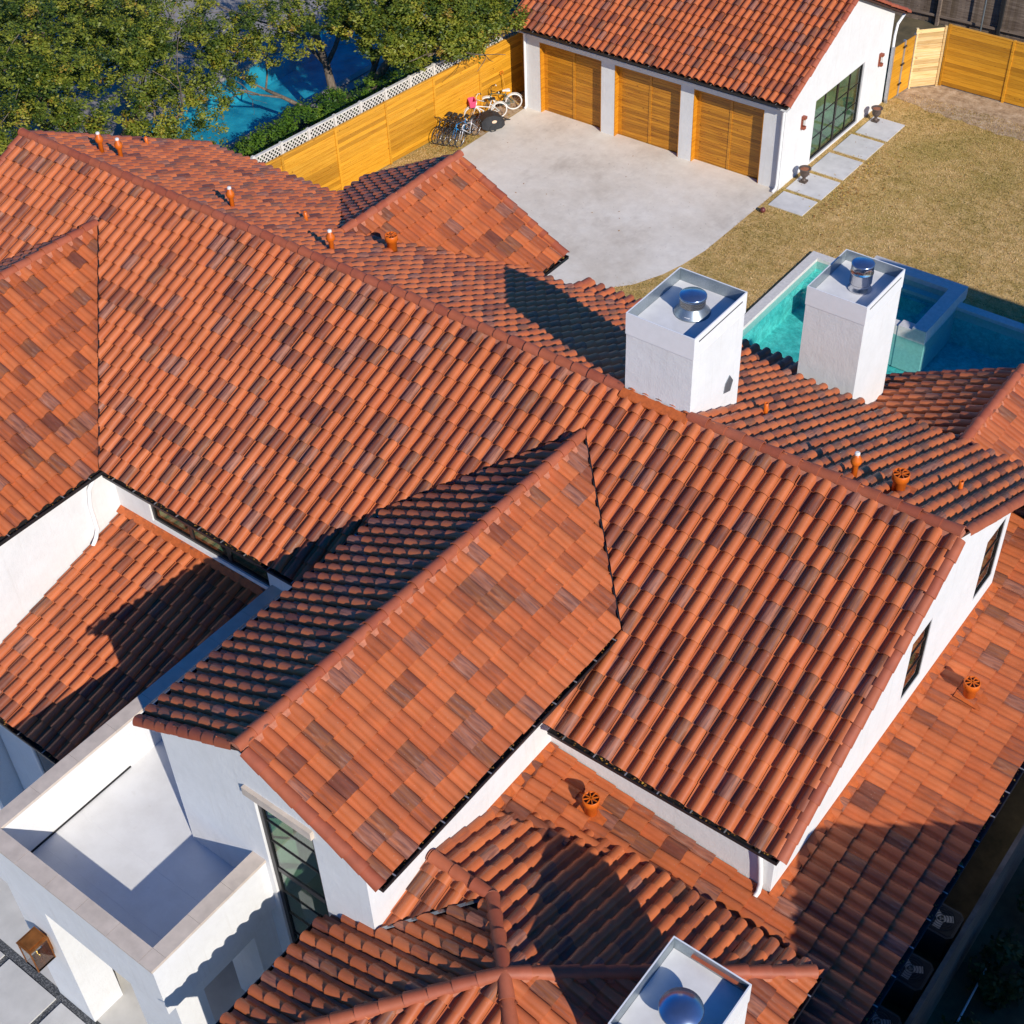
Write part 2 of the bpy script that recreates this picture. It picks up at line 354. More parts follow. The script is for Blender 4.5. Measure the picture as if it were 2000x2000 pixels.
def ccw(poly):
    a = sum(poly[i][0] * poly[(i + 1) % len(poly)][1] - poly[(i + 1) % len(poly)][0] * poly[i][1] for i in range(len(poly)))
    return poly if a > 0 else poly[::-1]
def clip_faces(vs, uvs, fs, a, b, keep_out=False):
    """keep the part of the faces left of a->b in plan (right of it when keep_out)"""
    ex, ey = b[0] - a[0], b[1] - a[1]; L = math.hypot(ex, ey); sg = -1 if keep_out else 1
    D = [sg * (ex * (p[1] - a[1]) - ey * (p[0] - a[0])) / L for p in vs]
    nv = []; nu = []; nf = []; mp = {}
    def old(i):
        if i not in mp: mp[i] = len(nv); nv.append(vs[i]); nu.append(uvs[i])
        return mp[i]
    def cut(i, j):
        kk = (min(i, j), max(i, j), 'c')
        if kk not in mp:
            t = D[i] / (D[i] - D[j]); mp[kk] = len(nv); nv.append(vs[i].lerp(vs[j], t)); nu.append(tuple(uvs[i][q] + (uvs[j][q] - uvs[i][q]) * t for q in (0, 1)))
        return mp[kk]
    for f in fs:
        o = []
        for q in range(len(f)):
            i, j = f[q], f[(q + 1) % len(f)]
            if D[i] >= 0: o.append(old(i))
            if (D[i] >= 0) != (D[j] >= 0): o.append(cut(i, j))
        if len(o) > 2: nf.append(o)
    return nv, nu, nf
class Roof:
    """collects the tiles of one building; the largest 300 in view become objects, the rest one joined part"""
    def __init__(s, house): s.h = house; s.whole = []; s.rest = MB()
    def slope(s, P0, d, sl, poly, holes=(), vecave=None, name='roof_slope', over=.06, deck=None, dz=0, label=None):
        poly = ccw(list(poly)); holes = [ccw(list(h)) for h in holes]
        d = Vector((d[0], d[1], 0)); u = Vector((-d.y, d.x, 0)); k = math.sqrt(1 + sl * sl); P0 = Vector(P0)
        Dn = Vector((d.x, d.y, -sl)) / k; n = Vector((sl * d.x, sl * d.y, 1)) / k
        uvp = [((Vector((x, y, 0)) - P0).dot(u), (Vector((x, y, 0)) - P0).dot(d)) for x, y in poly]
        u0, u1 = min(p[0] for p in uvp), max(p[0] for p in uvp); v0, v1 = min(p[1] for p in uvp), max(p[1] for p in uvp)
        # deck slab a little under the tiles
        deckb = MB()
        for dp in (deck or [poly]):
            pts = [(x, y, P0.z - sl * ((Vector((x, y, 0)) - P0).dot(d)) - .02) for x, y in ccw(list(dp))]
            deckb.prism([Vector(p) - Vector((0, 0, .07)) for p in pts], (0, 0, .07))
        dk = deckb.make(name, 'deck', s.h, label=label)
        ev = v1 * k + over; ncol = int((u1 - u0) / TW) + 2; nrow = int((v1 - v0) * k / TE) + 2
        rot = Matrix((u, Dn, n)).transposed().to_4x4()
        if u.cross(Dn).dot(n) < 0: rot = Matrix((-u, Dn, n)).transposed().to_4x4(); flip = True
        else: flip = False
        big = [(x, y) for x, y in poly]
        for r in range(nrow):
            for c in range(ncol):
                uc = u0 + c * TW + (TW if flip else 0); vb = ev - r * TE
                pos = Vector((P0.x, P0.y, P0.z + dz)) + u * uc + Dn * (vb - TL)
                pos += u * random.gauss(0, .002) + Dn * random.gauss(0, .008) + n * random.gauss(0, .0015)
                cen = pos + rot.to_3x3() @ Vector((TW / 2, TL / 2, 0))
                dd, _ = inpoly(cen, poly)
                if dd > .34: continue
                hit = None; skip = False
                for h in holes:
                    hd, hk = inpoly(cen, h)
                    if hd < -.33: skip = True; break
                    if hd < .30 and (hit is None): hit = (h, hk) if hd > -.33 else None
                if skip: continue
                mt = Matrix.Translation(pos) @ rot @ Matrix.Rotation(random.gauss(0, .011), 4, 'Z')
                vi = random.randrange(len(VAR)); b = VAR[vi][0]
                if dd < -.33 and not hit: s.whole.append((mt, vi, dk, cen, n)); continue
                vs = [mt @ Vector(p) for p in b.v]; uvs = list(b.uv); fs = b.f
                ed = [(poly[i], poly[(i + 1) % len(poly)]) for i in range(len(poly))]
                ok = True; cutdone = False
                for a, bb in ed:
                    ex, ey = bb[0] - a[0], bb[1] - a[1]; L = math.hypot(ex, ey)
                    # the eave edge is not cut: the tiles overhang it
                    if abs((Vector((ex, ey, 0)) / L).dot(d)) < .02 and (Vector((a[0], a[1], 0)) - P0).dot(d) > v1 - .01: continue
                    D = [(ex * (p.y - a[1]) - ey * (p.x - a[0])) / L for p in vs]
                    if max(D) <= .004: ok = False; break
                    if min(D) < -.001: vs, uvs, fs = clip_faces(vs, uvs, fs, a, bb); cutdone = True
                if not ok or not fs: continue
                if hit:
                    h, hk = hit; a = h[hk]; bb = h[(hk + 1) % len(h)]
                    ex, ey = bb[0] - a[0], bb[1] - a[1]; L = math.hypot(ex, ey); D = [(ex * (p.y - a[1]) - ey * (p.x - a[0])) / L for p in vs]
                    if min(D) >= -.004: continue
                    if max(D) > .001: vs, uvs, fs = clip_faces(vs, uvs, fs, a, bb, True); cutdone = True
                    if not fs: continue
                if not cutdone: s.whole.append((mt, vi, dk, cen, n)); continue
                s.rest.add(vs, fs, b.t[0], uvs)
        return dk
    def finish(s):
        def score(e):
            mt, vi, dk, cen, n = e; q = cen - CAMPOS; z = q.dot(RZ); x = q.dot(RX) / z * 2816.87; y = q.dot(RY) / z * 2816.87
            inside = abs(x) < 985 and abs(y) < 985
            return (-(q.normalized().dot(n))) / z ** 2 if inside else -1
        s.whole.sort(key=score, reverse=True)
        for mt, vi, dk, cen, n in s.whole[:298]:
            o = link('roof_tile', VAR[vi][1], dk); o.matrix_basis = mt
        for mt, vi, dk, cen, n in s.whole[298:]:
            b = VAR[vi][0]; s.rest.add([mt @ Vector(p) for p in b.v], b.f, b.t[0], b.uv)
        s.rest.make('roof_tiles', 'tile', s.h, True, 'stuff')
# ridge / hip / rake pieces: half barrels that overlap
CAPV = []
for i in range(8):
    b = MB(); vs = []; n = 9
    for (y, r, dz) in ((0, .098, .0), (.41, .116, .018)):
        for j in range(n):
            t = math.pi * (j / (n - 1)); vs.append((-math.cos(t) * r * 1.05, y, math.sin(t) * r + dz - .01))
    fs = [(j, j + n, j + n + 1, j + 1) for j in range(n - 1)]; o = len(vs)
    for r in (.116, .098):
        for j in range(n):
            t = math.pi * (j / (n - 1)); vs.append((-math.cos(t) * r * 1.05, .41, math.sin(t) * r + .018 - .01))
    fs += [(o + j, o + n + j, o + n + j + 1, o + j + 1) for j in range(n - 1)]
    b.add(vs, fs, random.random()); CAPV.append((b, b.mesh('ridge_tile', 'ridge', True)))
def caps(house, a, b, name='ridge_tile', lift=.05, step=.37, endcap=True, up=(0, 0, 1)):
    """lay barrel pieces from a (head) down/along to b, wide ends towards b"""
    a = Vector(a); b = Vector(b); L = (b - a).length; d = (b - a) / L; up = Vector(up); r = d.cross(up).normalized(); u = r.cross(d)
    nn = max(1, round(L / step)); st = L / nn
    for i in range(nn):
        p = a + d * (i * st - .04) + u * (lift + random.gauss(0, .006))
        mt = Matrix.Translation(p) @ Matrix((r, d, u)).transposed().to_4x4() @ Matrix.Rotation(random.gauss(0, .01), 4, 'Z')
        o = link(name, CAPV[random.randrange(8)][1], house)
        inv = Matrix.Translation(house.location) if house.type == 'EMPTY' else Matrix.Identity(4)
        o.matrix_basis = mt
    if endcap:
        m4 = MB(); n = 9; c = b + u * (lift + .008); pts = [c + r * (-math.cos(math.pi * j / 8) * .112) + u * (math.sin(math.pi * j / 8) * .112) for j in range(n)]
        m4.prism([p - d * .03 for p in pts], d * .012); m4.make('ridge_end', 'mortar', house)
def mortar(house, a, b, w=.19, h=.055, dn=.0):
    a = Vector(a); b = Vector(b); d = (b - a).normalized(); r = d.cross(Vector((0, 0, 1))).normalized()
    return [p for p in (a, b, d, r)]
MORT = MB()
def add_mortar(a, b, sl, w=.15):
    a = Vector(a); b = Vector(b); d = (b - a).normalized(); r = Vector((d.y, -d.x, 0)).normalized()
    prof = [r * -w + Vector((0, 0, -w * sl + .02)), r * w + Vector((0, 0, -w * sl + .02)), r * (w * .5) + Vector((0, 0, .06)), r * (-w * .5) + Vector((0, 0, .06))]
    MORT.prism([a + p for p in prof], b - a)
def gutter(house, a, b, out, tick=.62, w=.105, h=.085, dz=-.012, ends=True):
    """open black trough along a-b, 'out' points away from the wall"""
    a = Vector(a) + Vector((0, 0, dz)); b = Vector(b) + Vector((0, 0, dz)); o = Vector(out); mb = MB()
    d = (b - a).normalized(); Z = Vector((0, 0, 1)); t = .006
    def slab(o0, o1, z0, z1): mb.prism([a + o * o0 + Z * z0, a + o * o1 + Z * z0, a + o * o1 + Z * z1, a + o * o0 + Z * z1], b - a)
    slab(-.02, w, -h, -h + t); slab(-.02, -.02 + t, -h + t, .0); slab(w - t, w, -h + t, 0); slab(w, w + .014, -.012, 0)
    if ends:
        for p, e in ((a, d * t), (b - d * t, d * t)): mb.prism([p + o * (-.012) + Z * (-h + t), p + o * (w - t) + Z * (-h + t), p + o * (w - t) - Z * .001, p + o * (-.012) - Z * .001], e)
    g = mb.make('gutter', 'black', house)
    L = (b - a).length; nn = max(2, int(L / tick)); hb = MB().bar((0, 0, 0), (o.x * (w + .012), o.y * (w + .012), .0), .02, .012).mesh('gutter_hanger', M['tick'])
    for i in range(nn):
        q = link('gutter_hanger', hb, g); q.location = a + d * ((i + .5) * L / nn) - o * .01 + Z * .004
    muck = MB(); rnd = random.Random(int(a.x * 100 + b.y * 7))
    for i in range(int(L * 14)):
        p = a + d * rnd.uniform(.05, L - .05) + o * rnd.uniform(.0, w - .02) + Z * (-h + .02 + rnd.random() * .05); e = rnd.uniform(.01, .028); th = rnd.random() * 6
        c1 = Vector((math.cos(th), math.sin(th), rnd.uniform(-.3, .3))) * e; c2 = Vector((-math.sin(th), math.cos(th), .2)) * e * .7
        muck.add([p - c1, p + c2, p + c1, p - c2], [(0, 1, 2, 3)], rnd.random() * .9)
    muck.make('leaf_debris', 'litter', g, kind='stuff')
    return g
def wallbox(house, x0, x1, y0, y1, z0, z1, mat='stucco', name='wall'): return MB().box(x0, x1, y0, y1, z0, z1).make(name, mat, house)
def pipe(house, pts, r=.045, mat='white_paint', name='downspout'):
    mb = MB()
    P = [Vector(p) for p in pts]
    mb.tube(P, r, 10); o = mb.make(name, mat, house, True); return o

# ------------------------------------------------------------------ the villa
V = thing('house', 'large white stucco villa with terracotta barrel tile roofs and three white chimneys', 'house', (-8, -3, 0))
RV = Roof(V); ZR = 10.08; MW = 5.365
zf = lambda y: ZR + S * y
XLG, XLV = -20.2, -15.955; ZLG = 7.37 + (XLV - XLG) * S
XCG, ZCG, ACG, YCF = -6.85, 9.592, 2.56, -9.86
# main roof
ga = (XCG, (ZCG - ZR) / S); gb = ((ZCG - S * ACG) - ZR) / S
RV.slope((0, 0, ZR), (0, -1), S, [(-24.05, -MW), (.0, -MW), (.0, 0), (-24.05, 0)],
  holes=[[(XLG, (ZLG - ZR) / S + .018), (XLG - 4.7, -5.80), (XLV + .42, -5.80)], [(ga[0], ga[1] + .018), (XCG - ACG, gb + .018), (XCG + ACG, gb + .018)], [(XCG - ACG + .32, -5.6), (XCG + ACG - .32, -5.6), (XCG + ACG - .32, gb + .03), (XCG - ACG + .32, gb + .03)]])
YBG0 = (ZR - 8.833) / S
RV.slope((0, 0, ZR), (0, 1), S, [(-24.05, 0), (.0, 0), (.0, MW), (-24.05, MW)],
  holes=[[(-16.13, YBG0), (-16.13 - 3.8, YBG0 + 3.8), (-16.13 + 3.8, YBG0 + 3.8)], [(-6.62, -.1), (-5.22, -.1), (-5.22, 1.74), (-6.62, 1.74)], [(-1.95, 5.44), (-2.4, 5.9), (-1.5, 5.9)]])
for x0, x1 in ((-24.1, -6.66), (-5.2, .02)):
    caps(V, (x1, 0, ZR), (x0, 0, ZR)) if x0 < -20 else caps(V, (x0, 0, ZR), (x1, 0, ZR))
    add_mortar((x0, 0, ZR), (x1, 0, ZR), S)
# rake barrels at the two ends
for x in (-24.05, .02):
    for sg in (-1, 1):
        up = Vector((0, sg * S, 1)).normalized(); yy = sg * MW; y0 = .12 * sg
        caps(V, (x, y0, ZR - abs(y0) * S), (x, yy + sg * .05, ZR - S * (MW + .05)), 'rake_tile', .015, .34, False, up)
# left gable (front wing)
RV.slope((XLG, 0, ZLG), (1, 0), S, [(XLG, (ZLG - ZR) / S - .018), (XLG, -10.2), (XLV, -10.2), (XLV, -5.383)], name='gable_slope')
RV.slope((XLG, 0, ZLG), (-1, 0), S, [(XLG, (ZLG - ZR) / S), (XLG, -10.2), (-24.45, -10.2), (-24.45, -5.365)], name='gable_slope')
caps(V, (XLG, (ZLG - ZR) / S - .1, ZLG), (XLG, -10.25, ZLG)); add_mortar((XLG, -1.3, ZLG), (XLG, -10.2, ZLG), S)
# centre gable
RV.slope((XCG, 0, ZCG), (1, 0), S, [(ga[0], ga[1] - .018), (XCG, YCF), (XCG + ACG, YCF), (XCG + ACG, gb - .018)], name='gable_slope')
RV.slope((XCG, 0, ZCG), (-1, 0), S, [(ga[0], ga[1] - .018), (XCG, YCF), (XCG - ACG, YCF), (XCG - ACG, gb - .018)], name='gable_slope')
caps(V, (XCG, ga[1] - .05, ZCG), (XCG, YCF - .06, ZCG)); add_mortar((XCG, ga[1] - .4, ZCG), (XCG, YCF, ZCG), S)
for sg in (-1, 1):
    up = Vector((sg * S, 0, 1)).normalized()
    caps(V, (XCG + sg * .13, YCF + .03, ZCG - .13 * S), (XCG + sg * (ACG + .05), YCF + .03, ZCG - S * (ACG + .05)), 'rake_tile', .012, .34, False, up)
# back gable over the drive and right back gable
def ygable(xr, zr, y0, y1, half, nm='gable_slope', left=True):
    for sg in (1, -1):
        yv = y0 + half if True else y0
        yv = min(yv, MW + .0) if zr - S * half > 0 else yv
        RV.slope((xr, 0, zr), (sg, 0), S, [(xr, y0), (xr, y1), (xr + sg * half, y1), (xr + sg * half, yv)], name=nm)
        up = Vector((sg * S, 0, 1)).normalized()
        caps(V, (xr + sg * .13, y1 - .03, zr - .13 * S), (xr + sg * (half + .05), y1 - .03, zr - S * (half + .05)), 'rake_tile', .012, .34, False, up)
    caps(V, (xr, y0 + .05, zr), (xr, y1 + .06, zr)); add_mortar((xr, y0 + .3, zr), (xr, y1, zr), S)
ygable(-16.13, 8.833, YBG0, 6.75, 3.213)
ygable(-1.95, 7.328, 5.445, 8.42, 3.3)
# low roof in the front court between the left wing and the terrace
RV.slope((-14, -5.1, 5.93), (0, -1), .3, [(-16.02, -9.74), (-11.45, -9.74), (-11.45, -5.12), (-16.02, -5.12)], name='low_roof_slope')
# low wrap roof on the right, falling to the right
LZ, LS = 6.40, .148; XM_ = -.22
lz = lambda x: LZ - LS * (x + 4.63)
RV.slope((-4.63, 0, LZ), (1, 0), LS, [(-4.63, -16), (1.93, -16), (1.93, 11), (-4.63, 11)], name='low_roof_slope',
  holes=[[(-4.7, -5.12), (XM_, -5.12), (XM_, 3.56), (-4.7, 3.56)], [(-4.7, 3.5), (-1.5, 3.5), (-1.5, 11.1), (-4.7, 11.1)], [(-4.7, -16.1), (1.0, -16.1), (1.0, -7.1), (-4.7, -7.1)]],
  deck=[[(-4.6, -7), (1.93, -7), (1.93, -5.12), (-4.6, -5.12)], [(-.24, -5.118), (1.93, -5.118), (1.93, 11), (-.24, 11)], [(1.0, -16), (1.93, -16), (1.93, -7.002), (1.0, -7.002)], [(-1.5, 3.5), (-.242, 3.5), (-.242, 11), (-1.5, 11)]])
# hipped pavilion roof
XP, YP, ZP, SP, AP = -2.24, -9.49, 7.342, .368, 3.38
YJ = YP + 1.1; ZJ = ZP - SP * 1.1; XW = -4.63
hp = (XP, YP)
RV.slope((XP, YP, ZP), (0, 1), SP, [hp, (XP + AP, YP + AP), (XW, YP + AP), (XW, YJ)], [[(XP - 1.1, YJ), (XW, YJ - .02), hp]], name='hip_slope', over=.09,
  deck=[[hp, (XP + AP, YP + AP), (XP - 1.1, YP + AP), (XP - 1.1, YJ)], [(XP - 1.102, YP + AP), (XW, YP + AP), (XW, YJ), (XP - 1.102, YJ)]])
RV.slope((XP, YP, ZP), (1, 0), SP, [hp, (XP + AP, YP - AP), (XP + AP, YP + AP)], name='hip_slope')
RV.slope((XP, YP, ZP), (0, -1), SP, [hp, (XP - AP, YP - AP), (XP + AP, YP - AP)], name='hip_slope')
RV.slope((XP, YP, ZP), (-1, 0), SP, [hp, (XP - 1.1, YJ), (XP - AP, -9.76), (XP - AP, YP - AP)], [[(XP - 1.1, YJ), (XP - AP, -9.75), (XW, -9.72)]], name='hip_slope',
  deck=[[hp, (XP - 1.1, YJ), (XW, -9.75), (XW, YP - AP + .99)], [(XW - .002, -9.76), (XP - AP, -9.76), (XP - AP, YP - AP), (XW - .002, YP - AP + .99)]])
RV.slope((XP - 1.1, YJ, ZJ), (0, -1), SP, [(XP - 1.1, YJ), (XW, YJ), (XW, -9.70)], name='hip_slope')
for a, b in (((XP, YP, ZP), (XP - 1.1, YJ, ZJ)), ((XP, YP, ZP), (XP + AP, YP + AP, ZP - SP * AP)), ((XP, YP, ZP), (XP - AP, YP - AP, ZP - SP * AP)), ((XP, YP, ZP), (XP + AP, YP - AP, ZP - SP * AP)), ((XP - 1.1, YJ, ZJ), (XW + .02, YJ, ZJ))):
    caps(V, a, b, 'ridge_tile', .065, .37, True); add_mortar(a, b, .25, .13)
# low patio roof along the back
PZ = lambda y: 6.95 - .26 * (y - 5.0)
RV.slope((-9, 5.0, 6.95), (0, 1), .26, [(-12.35, 5.0), (-5.95, 5.0), (-5.95, 6.9), (-12.35, 6.9)], name='patio_roof_slope')
caps(V, (-12.3, 5.4, PZ(5.4)), (-12.3, 6.95, PZ(6.95)), 'rake_tile', .06, .36, True)
RV.finish()
MORT.make('ridge_mortar', 'mortar', V)
# valley flashings
def strip(a, b, wd, mat, name, up=.012):
    a = Vector(a); b = Vector(b); d = (b - a).normalized(); r = Vector((d.y, -d.x, 0)).normalized() * wd
    MB().prism([a - r + Vector((0, 0, up)), a + r + Vector((0, 0, up)), a + r + Vector((0, 0, up + .004)), a - r + Vector((0, 0, up + .004))], b - a).make(name, mat, V)
strip((XLG, (ZLG - ZR) / S, ZLG), (XLV, -MW, 7.37), .017, 'black', 'valley_flashing', .085)
strip((XCG, ga[1], ZCG), (XCG + ACG, gb, ZCG - S * ACG), .017, 'black', 'valley_flashing', .085)
strip((XCG, ga[1], ZCG), (XCG - ACG, gb, ZCG - S * ACG), .017, 'black', 'valley_flashing', .085)
strip((XP - 1.1, YJ, ZJ), (XW, -9.72, ZP - SP * (XP - XW)), .03, 'galv', 'valley_flashing', .06)
# gutters
gutter(V, (XLV + .03, -10.2, 7.37), (XLV + .03, -5.40, 7.37), (1, 0, 0)); gutter(V, (XLV + .2, -MW - .03, 7.37), (-9.42, -MW - .03, 7.37), (0, -1, 0))
gutter(V, (XCG + ACG + .03, YCF, ZCG - S * ACG), (XCG + ACG + .03, gb - .03, ZCG - S * ACG), (1, 0, 0), .55)
gutter(V, (XCG - ACG - .03, YCF + .1, ZCG - S * ACG), (XCG - ACG - .03, gb - .03, ZCG - S * ACG), (-1, 0, 0))
gutter(V, (-4.40, -MW - .03, 7.37), (.0, -MW - .03, 7.37), (0, -1, 0), .6)
gutter(V, (-24, MW + .03, 7.37), (-19.4, MW + .03, 7.37), (0, 1, 0)); gutter(V, (-12.9, MW + .03, 7.37), (-5.4, MW + .03, 7.37), (0, 1, 0))
gutter(V, (-16.13 + 3.25, 5.42, 8.833 - S * 3.213), (-16.13 + 3.25, 6.74, 8.833 - S * 3.213), (1, 0, 0))
gutter(V, (1.97, -16, lz(1.97)), (1.97, 11, lz(1.97)), (1, 0, 0), .62)
gutter(V, (XP + AP + .03, YP - AP, ZP - SP * AP), (XP + AP + .03, YP + AP + .02, ZP - SP * AP), (1, 0, 0), .7)
gutter(V, (XP - AP - .03, YP - AP, ZP - SP * AP), (XP - AP - .03, -9.86, ZP - SP * AP), (-1, 0, 0), .7)
gutter(V, (-16, -9.78, 4.54), (-11.5, -9.78, 4.54), (0, -1, 0), .7)
# ---- walls
def gwall(pts, ext, name='wall', mat='stucco'): return MB().prism(pts, ext).make(name, mat, V)
YM, XM = -5.1, -.2
# main block: front wall with the strip window opening, end wall with two tall windows
WX0, WX1, WZ0, WZ1 = -15.0, -11.55, 6.17, 7.08
def wall_with_holes(axis, c, thick, a0, a1, z0, ztop, holes, name='wall', mat='stucco', zt=None):
    """wall in plane axis=c; holes are (a,b,z,z'); ztop a number, or zt a function of a for a raking top"""
    cuts = sorted({a0, a1, *[h[0] for h in holes], *[h[1] for h in holes], *( [0.0] if zt and a0 < 0 < a1 else [])}); mb = MB()
    T = lambda a: zt(a) if zt else ztop
    def piece(p, q, lo_p, lo_q, hi_p, hi_q):
        P = [(p, lo_p), (q, lo_q), (q, hi_q), (p, hi_p)]
        if axis == 'y': mb.prism([(a, c, z) for a, z in P], (0, thick, 0))
        else: mb.prism([(c, a, z) for a, z in P], (thick, 0, 0))
    for p, q in zip(cuts, cuts[1:]):
        hs = sorted([h for h in holes if h[0] <= p + 1e-6 and h[1] >= q - 1e-6], key=lambda h: h[2]); lo = z0
        for h in hs: piece(p, q, lo, lo, h[2], h[2]); lo = h[3]
        piece(p, q, lo, lo, T(p), T(q))
    return mb.make(name, mat, V)
def window(parent, axis, c, a0, a1, z0, z1, vert=(), horiz=(), out=1, fw=.06, dep=.07, inset=.05, room='roomdark', roomdep=1.2, glassmat='glass'):
    """black steel frame with bars, a pane and a dim room box behind; 'out' = +1/-1 outward along the axis"""
    def B(mb, p, q, z, zz, d0, d1):
        lo, hi = sorted((c - out * d0, c - out * d1))
        mb.box(p, q, lo, hi, z, zz) if axis == 'y' else mb.box(lo, hi, p, q, z, zz)
    mb = MB(); d0, d1 = inset, inset + dep
    B(mb, a0, a0 + fw, z0, z1, d0, d1); B(mb, a1 - fw, a1, z0, z1, d0, d1); B(mb, a0 + fw, a1 - fw, z0, z0 + fw, d0, d1); B(mb, a0 + fw, a1 - fw, z1 - fw, z1, d0, d1)
    f = mb.make('window_frame', 'black', parent)
    for v_, w_ in vert: x = MB(); B(x, v_ - w_ / 2, v_ + w_ / 2, z0 + fw, z1 - fw, d0 + .01, d1 - .01); x.make('mullion', 'black', f)
    for h_, w_ in horiz: x = MB(); B(x, a0 + fw, a1 - fw, h_ - w_ / 2, h_ + w_ / 2, d0 + .015, d1 - .015); x.make('glazing_bar', 'black', f)
    g = MB(); B(g, a0 + fw, a1 - fw, z0 + fw, z1 - fw, d0 + .03, d0 + .036); g.make('pane', glassmat, f)
    if room:
        r = MB(); e = d1 + .02; k0, k1 = c - out * e, c - out * (e + roomdep)
        pts = [(a0, z0), (a1, z0), (a1, z1), (a0, z1)]
        q = lambda a, z, k: (a, k, z) if axis == 'y' else (k, a, z)
        r.quad(*[q(a, z, k1) for a, z in pts]); r.quad(q(a0, z0, k0), q(a1, z0, k0), q(a1, z0, k1), q(a0, z0, k1)); r.quad(q(a0, z1, k0), q(a1, z1, k0), q(a1, z1, k1), q(a0, z1, k1))
        r.quad(q(a0, z0, k0), q(a0, z1, k0), q(a0, z1, k1), q(a0, z0, k1)); r.quad(q(a1, z0, k0), q(a1, z1, k0), q(a1, z1, k1), q(a1, z0, k1))
        r.make('room', room, f)
    return f
wall_with_holes('y', YM, .2, -23.4, -9.08, 0, 7.36, [(WX0, WX1, WZ0, WZ1)])
window(V, 'y', YM, WX0, WX1, WZ0, WZ1, [(-13.83, .10), (-12.72, .10)], [], -1, .07, inset=.04, room='room', roomdep=1.0)
wall_with_holes('y', YM, .2, -4.83, XM - .2, 0, 7.36, [])
zt = lambda y: ZR - S * abs(y) - .09
wall_with_holes('x', XM, -.2, YM, 3.58, 0, 0, [(-.55, .23, 6.27, 7.78), (2.5, 3.36, 6.27, 7.83)], zt=zt)
for y0, y1, z1 in ((-.55, .23, 7.78), (2.5, 3.36, 7.83)):
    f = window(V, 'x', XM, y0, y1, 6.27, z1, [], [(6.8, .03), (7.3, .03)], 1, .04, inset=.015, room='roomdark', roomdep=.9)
    sl_ = MB()
    for i in range(16): sl_.box(XM - .17, XM - .13, y0 + .05, y1 - .05, 6.34 + i * .09, 6.35 + i * .09)
    sl_.make('blind', 'blind', f)
wall_with_holes('y', 3.58, -.2, -1.7, XM - .2, 4, 8.15, []); wall_with_holes('x', -1.5, -.2, 3.58, 5.1, 4, 0, [], zt=zt)
wall_with_holes('y', 5.1, -.2, -23.4, -1.7, 0, 7.36, [])
wall_with_holes('x', -23.6, .2, YM, 5.1, 0, 0, [], zt=zt)
# left wing walls
gwall([(XLV - .1, YM, 0), (XLV - .1, -9.8, 0), (XLV - .1, -9.8, 7.36), (XLV - .1, YM, 7.36)], (-.2, 0, 0))
gwall([(-24.1, -10, 0), (XLV - .1, -10, 0), (XLV - .1, -10, 7.3), (XLG, -10, ZLG - .12), (-24.1, -10, 7.3)], (0, .2, 0))
# centre gable walls
ZE = ZCG - S * ACG
YW = -9.75
wall_with_holes('x', XW, -.2, YW + .2, YM, 3, ZE + .1, [])
wall_with_holes('x', XCG - 2.23, .2, YW + .2, YM, 3, ZE + .1, [])
BX0, BX1, BZ0, BZ1 = -6.98, -5.70, 3.3, 8.17
mb = MB()
zc = lambda x: ZCG - S * abs(x - XCG) - .1
for p, q, lo in ((XCG - 2.23, BX0, 0), (BX0, XCG, BZ1), (XCG, BX1, BZ1), (BX1, XW, 3)):
    mb.prism([(p, YW, lo), (q, YW, lo), (q, YW, zc(q)), (p, YW, zc(p))], (0, .2, 0))
mb.make('wall', 'stucco', V)
f = window(V, 'y', YW, BX0, BX1, BZ0, BZ1, [], [(7.55, .022), (6.98, .022), (6.16, .12), (5.5, .022), (4.85, .022), (4.2, .022)], -1, .09, inset=.05, room='room', roomdep=1.6)
MB().box(BX0 - .14, BX1 + .05, YW - .07, YW + .02, BZ1 + .004, BZ1 + .19).make('stone_lintel', 'limestone', V)
# pavilion walls and right side walls under the low roofs
wallbox(V, XP - AP + .35, XP + AP - .3, YP - AP + .35, -6.4, 0, 6.0); wallbox(V, .8, 1.0, -15.8, 10.8, 0, 5.4); wallbox(V, -4.6, .8, -6.4, -5.15, 0, 5.35)
wallbox(V, -16.0, -14.85, -9.45, -9.25, 0, 4.5); wallbox(V, -14.85, -14.65, -9.45, -5.2, 0, 4.5)
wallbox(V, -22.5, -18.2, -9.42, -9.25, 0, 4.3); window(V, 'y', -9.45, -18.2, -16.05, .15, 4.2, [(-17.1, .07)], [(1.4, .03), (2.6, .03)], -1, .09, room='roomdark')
# back gable wall and patio piers, right gable wall
gwall([(-19.0, 6.5, 0), (-13.2, 6.5, 0), (-13.2, 6.5, 7.15), (-16.13, 6.5, 8.7), (-19.0, 6.5, 7.15)], (0, -.2, 0)); wallbox(V, -13.4, -13.2, 5.1, 6.3, 0, 7.15)
gwall([(-4.9, 8.2, 0), (1.0, 8.2, 0), (1.0, 8.2, 5.7), (-1.95, 8.2, 7.2), (-4.9, 8.2, 5.7)], (0, -.2, 0)); wallbox(V, -4.9, -4.7, 5.1, 8.0, 0, 5.65)
for x in (-12.1, -9.2): wallbox(V, x, x + .4, 6.3, 6.7, 0, PZ(6.7) - .1, name='patio_pier')
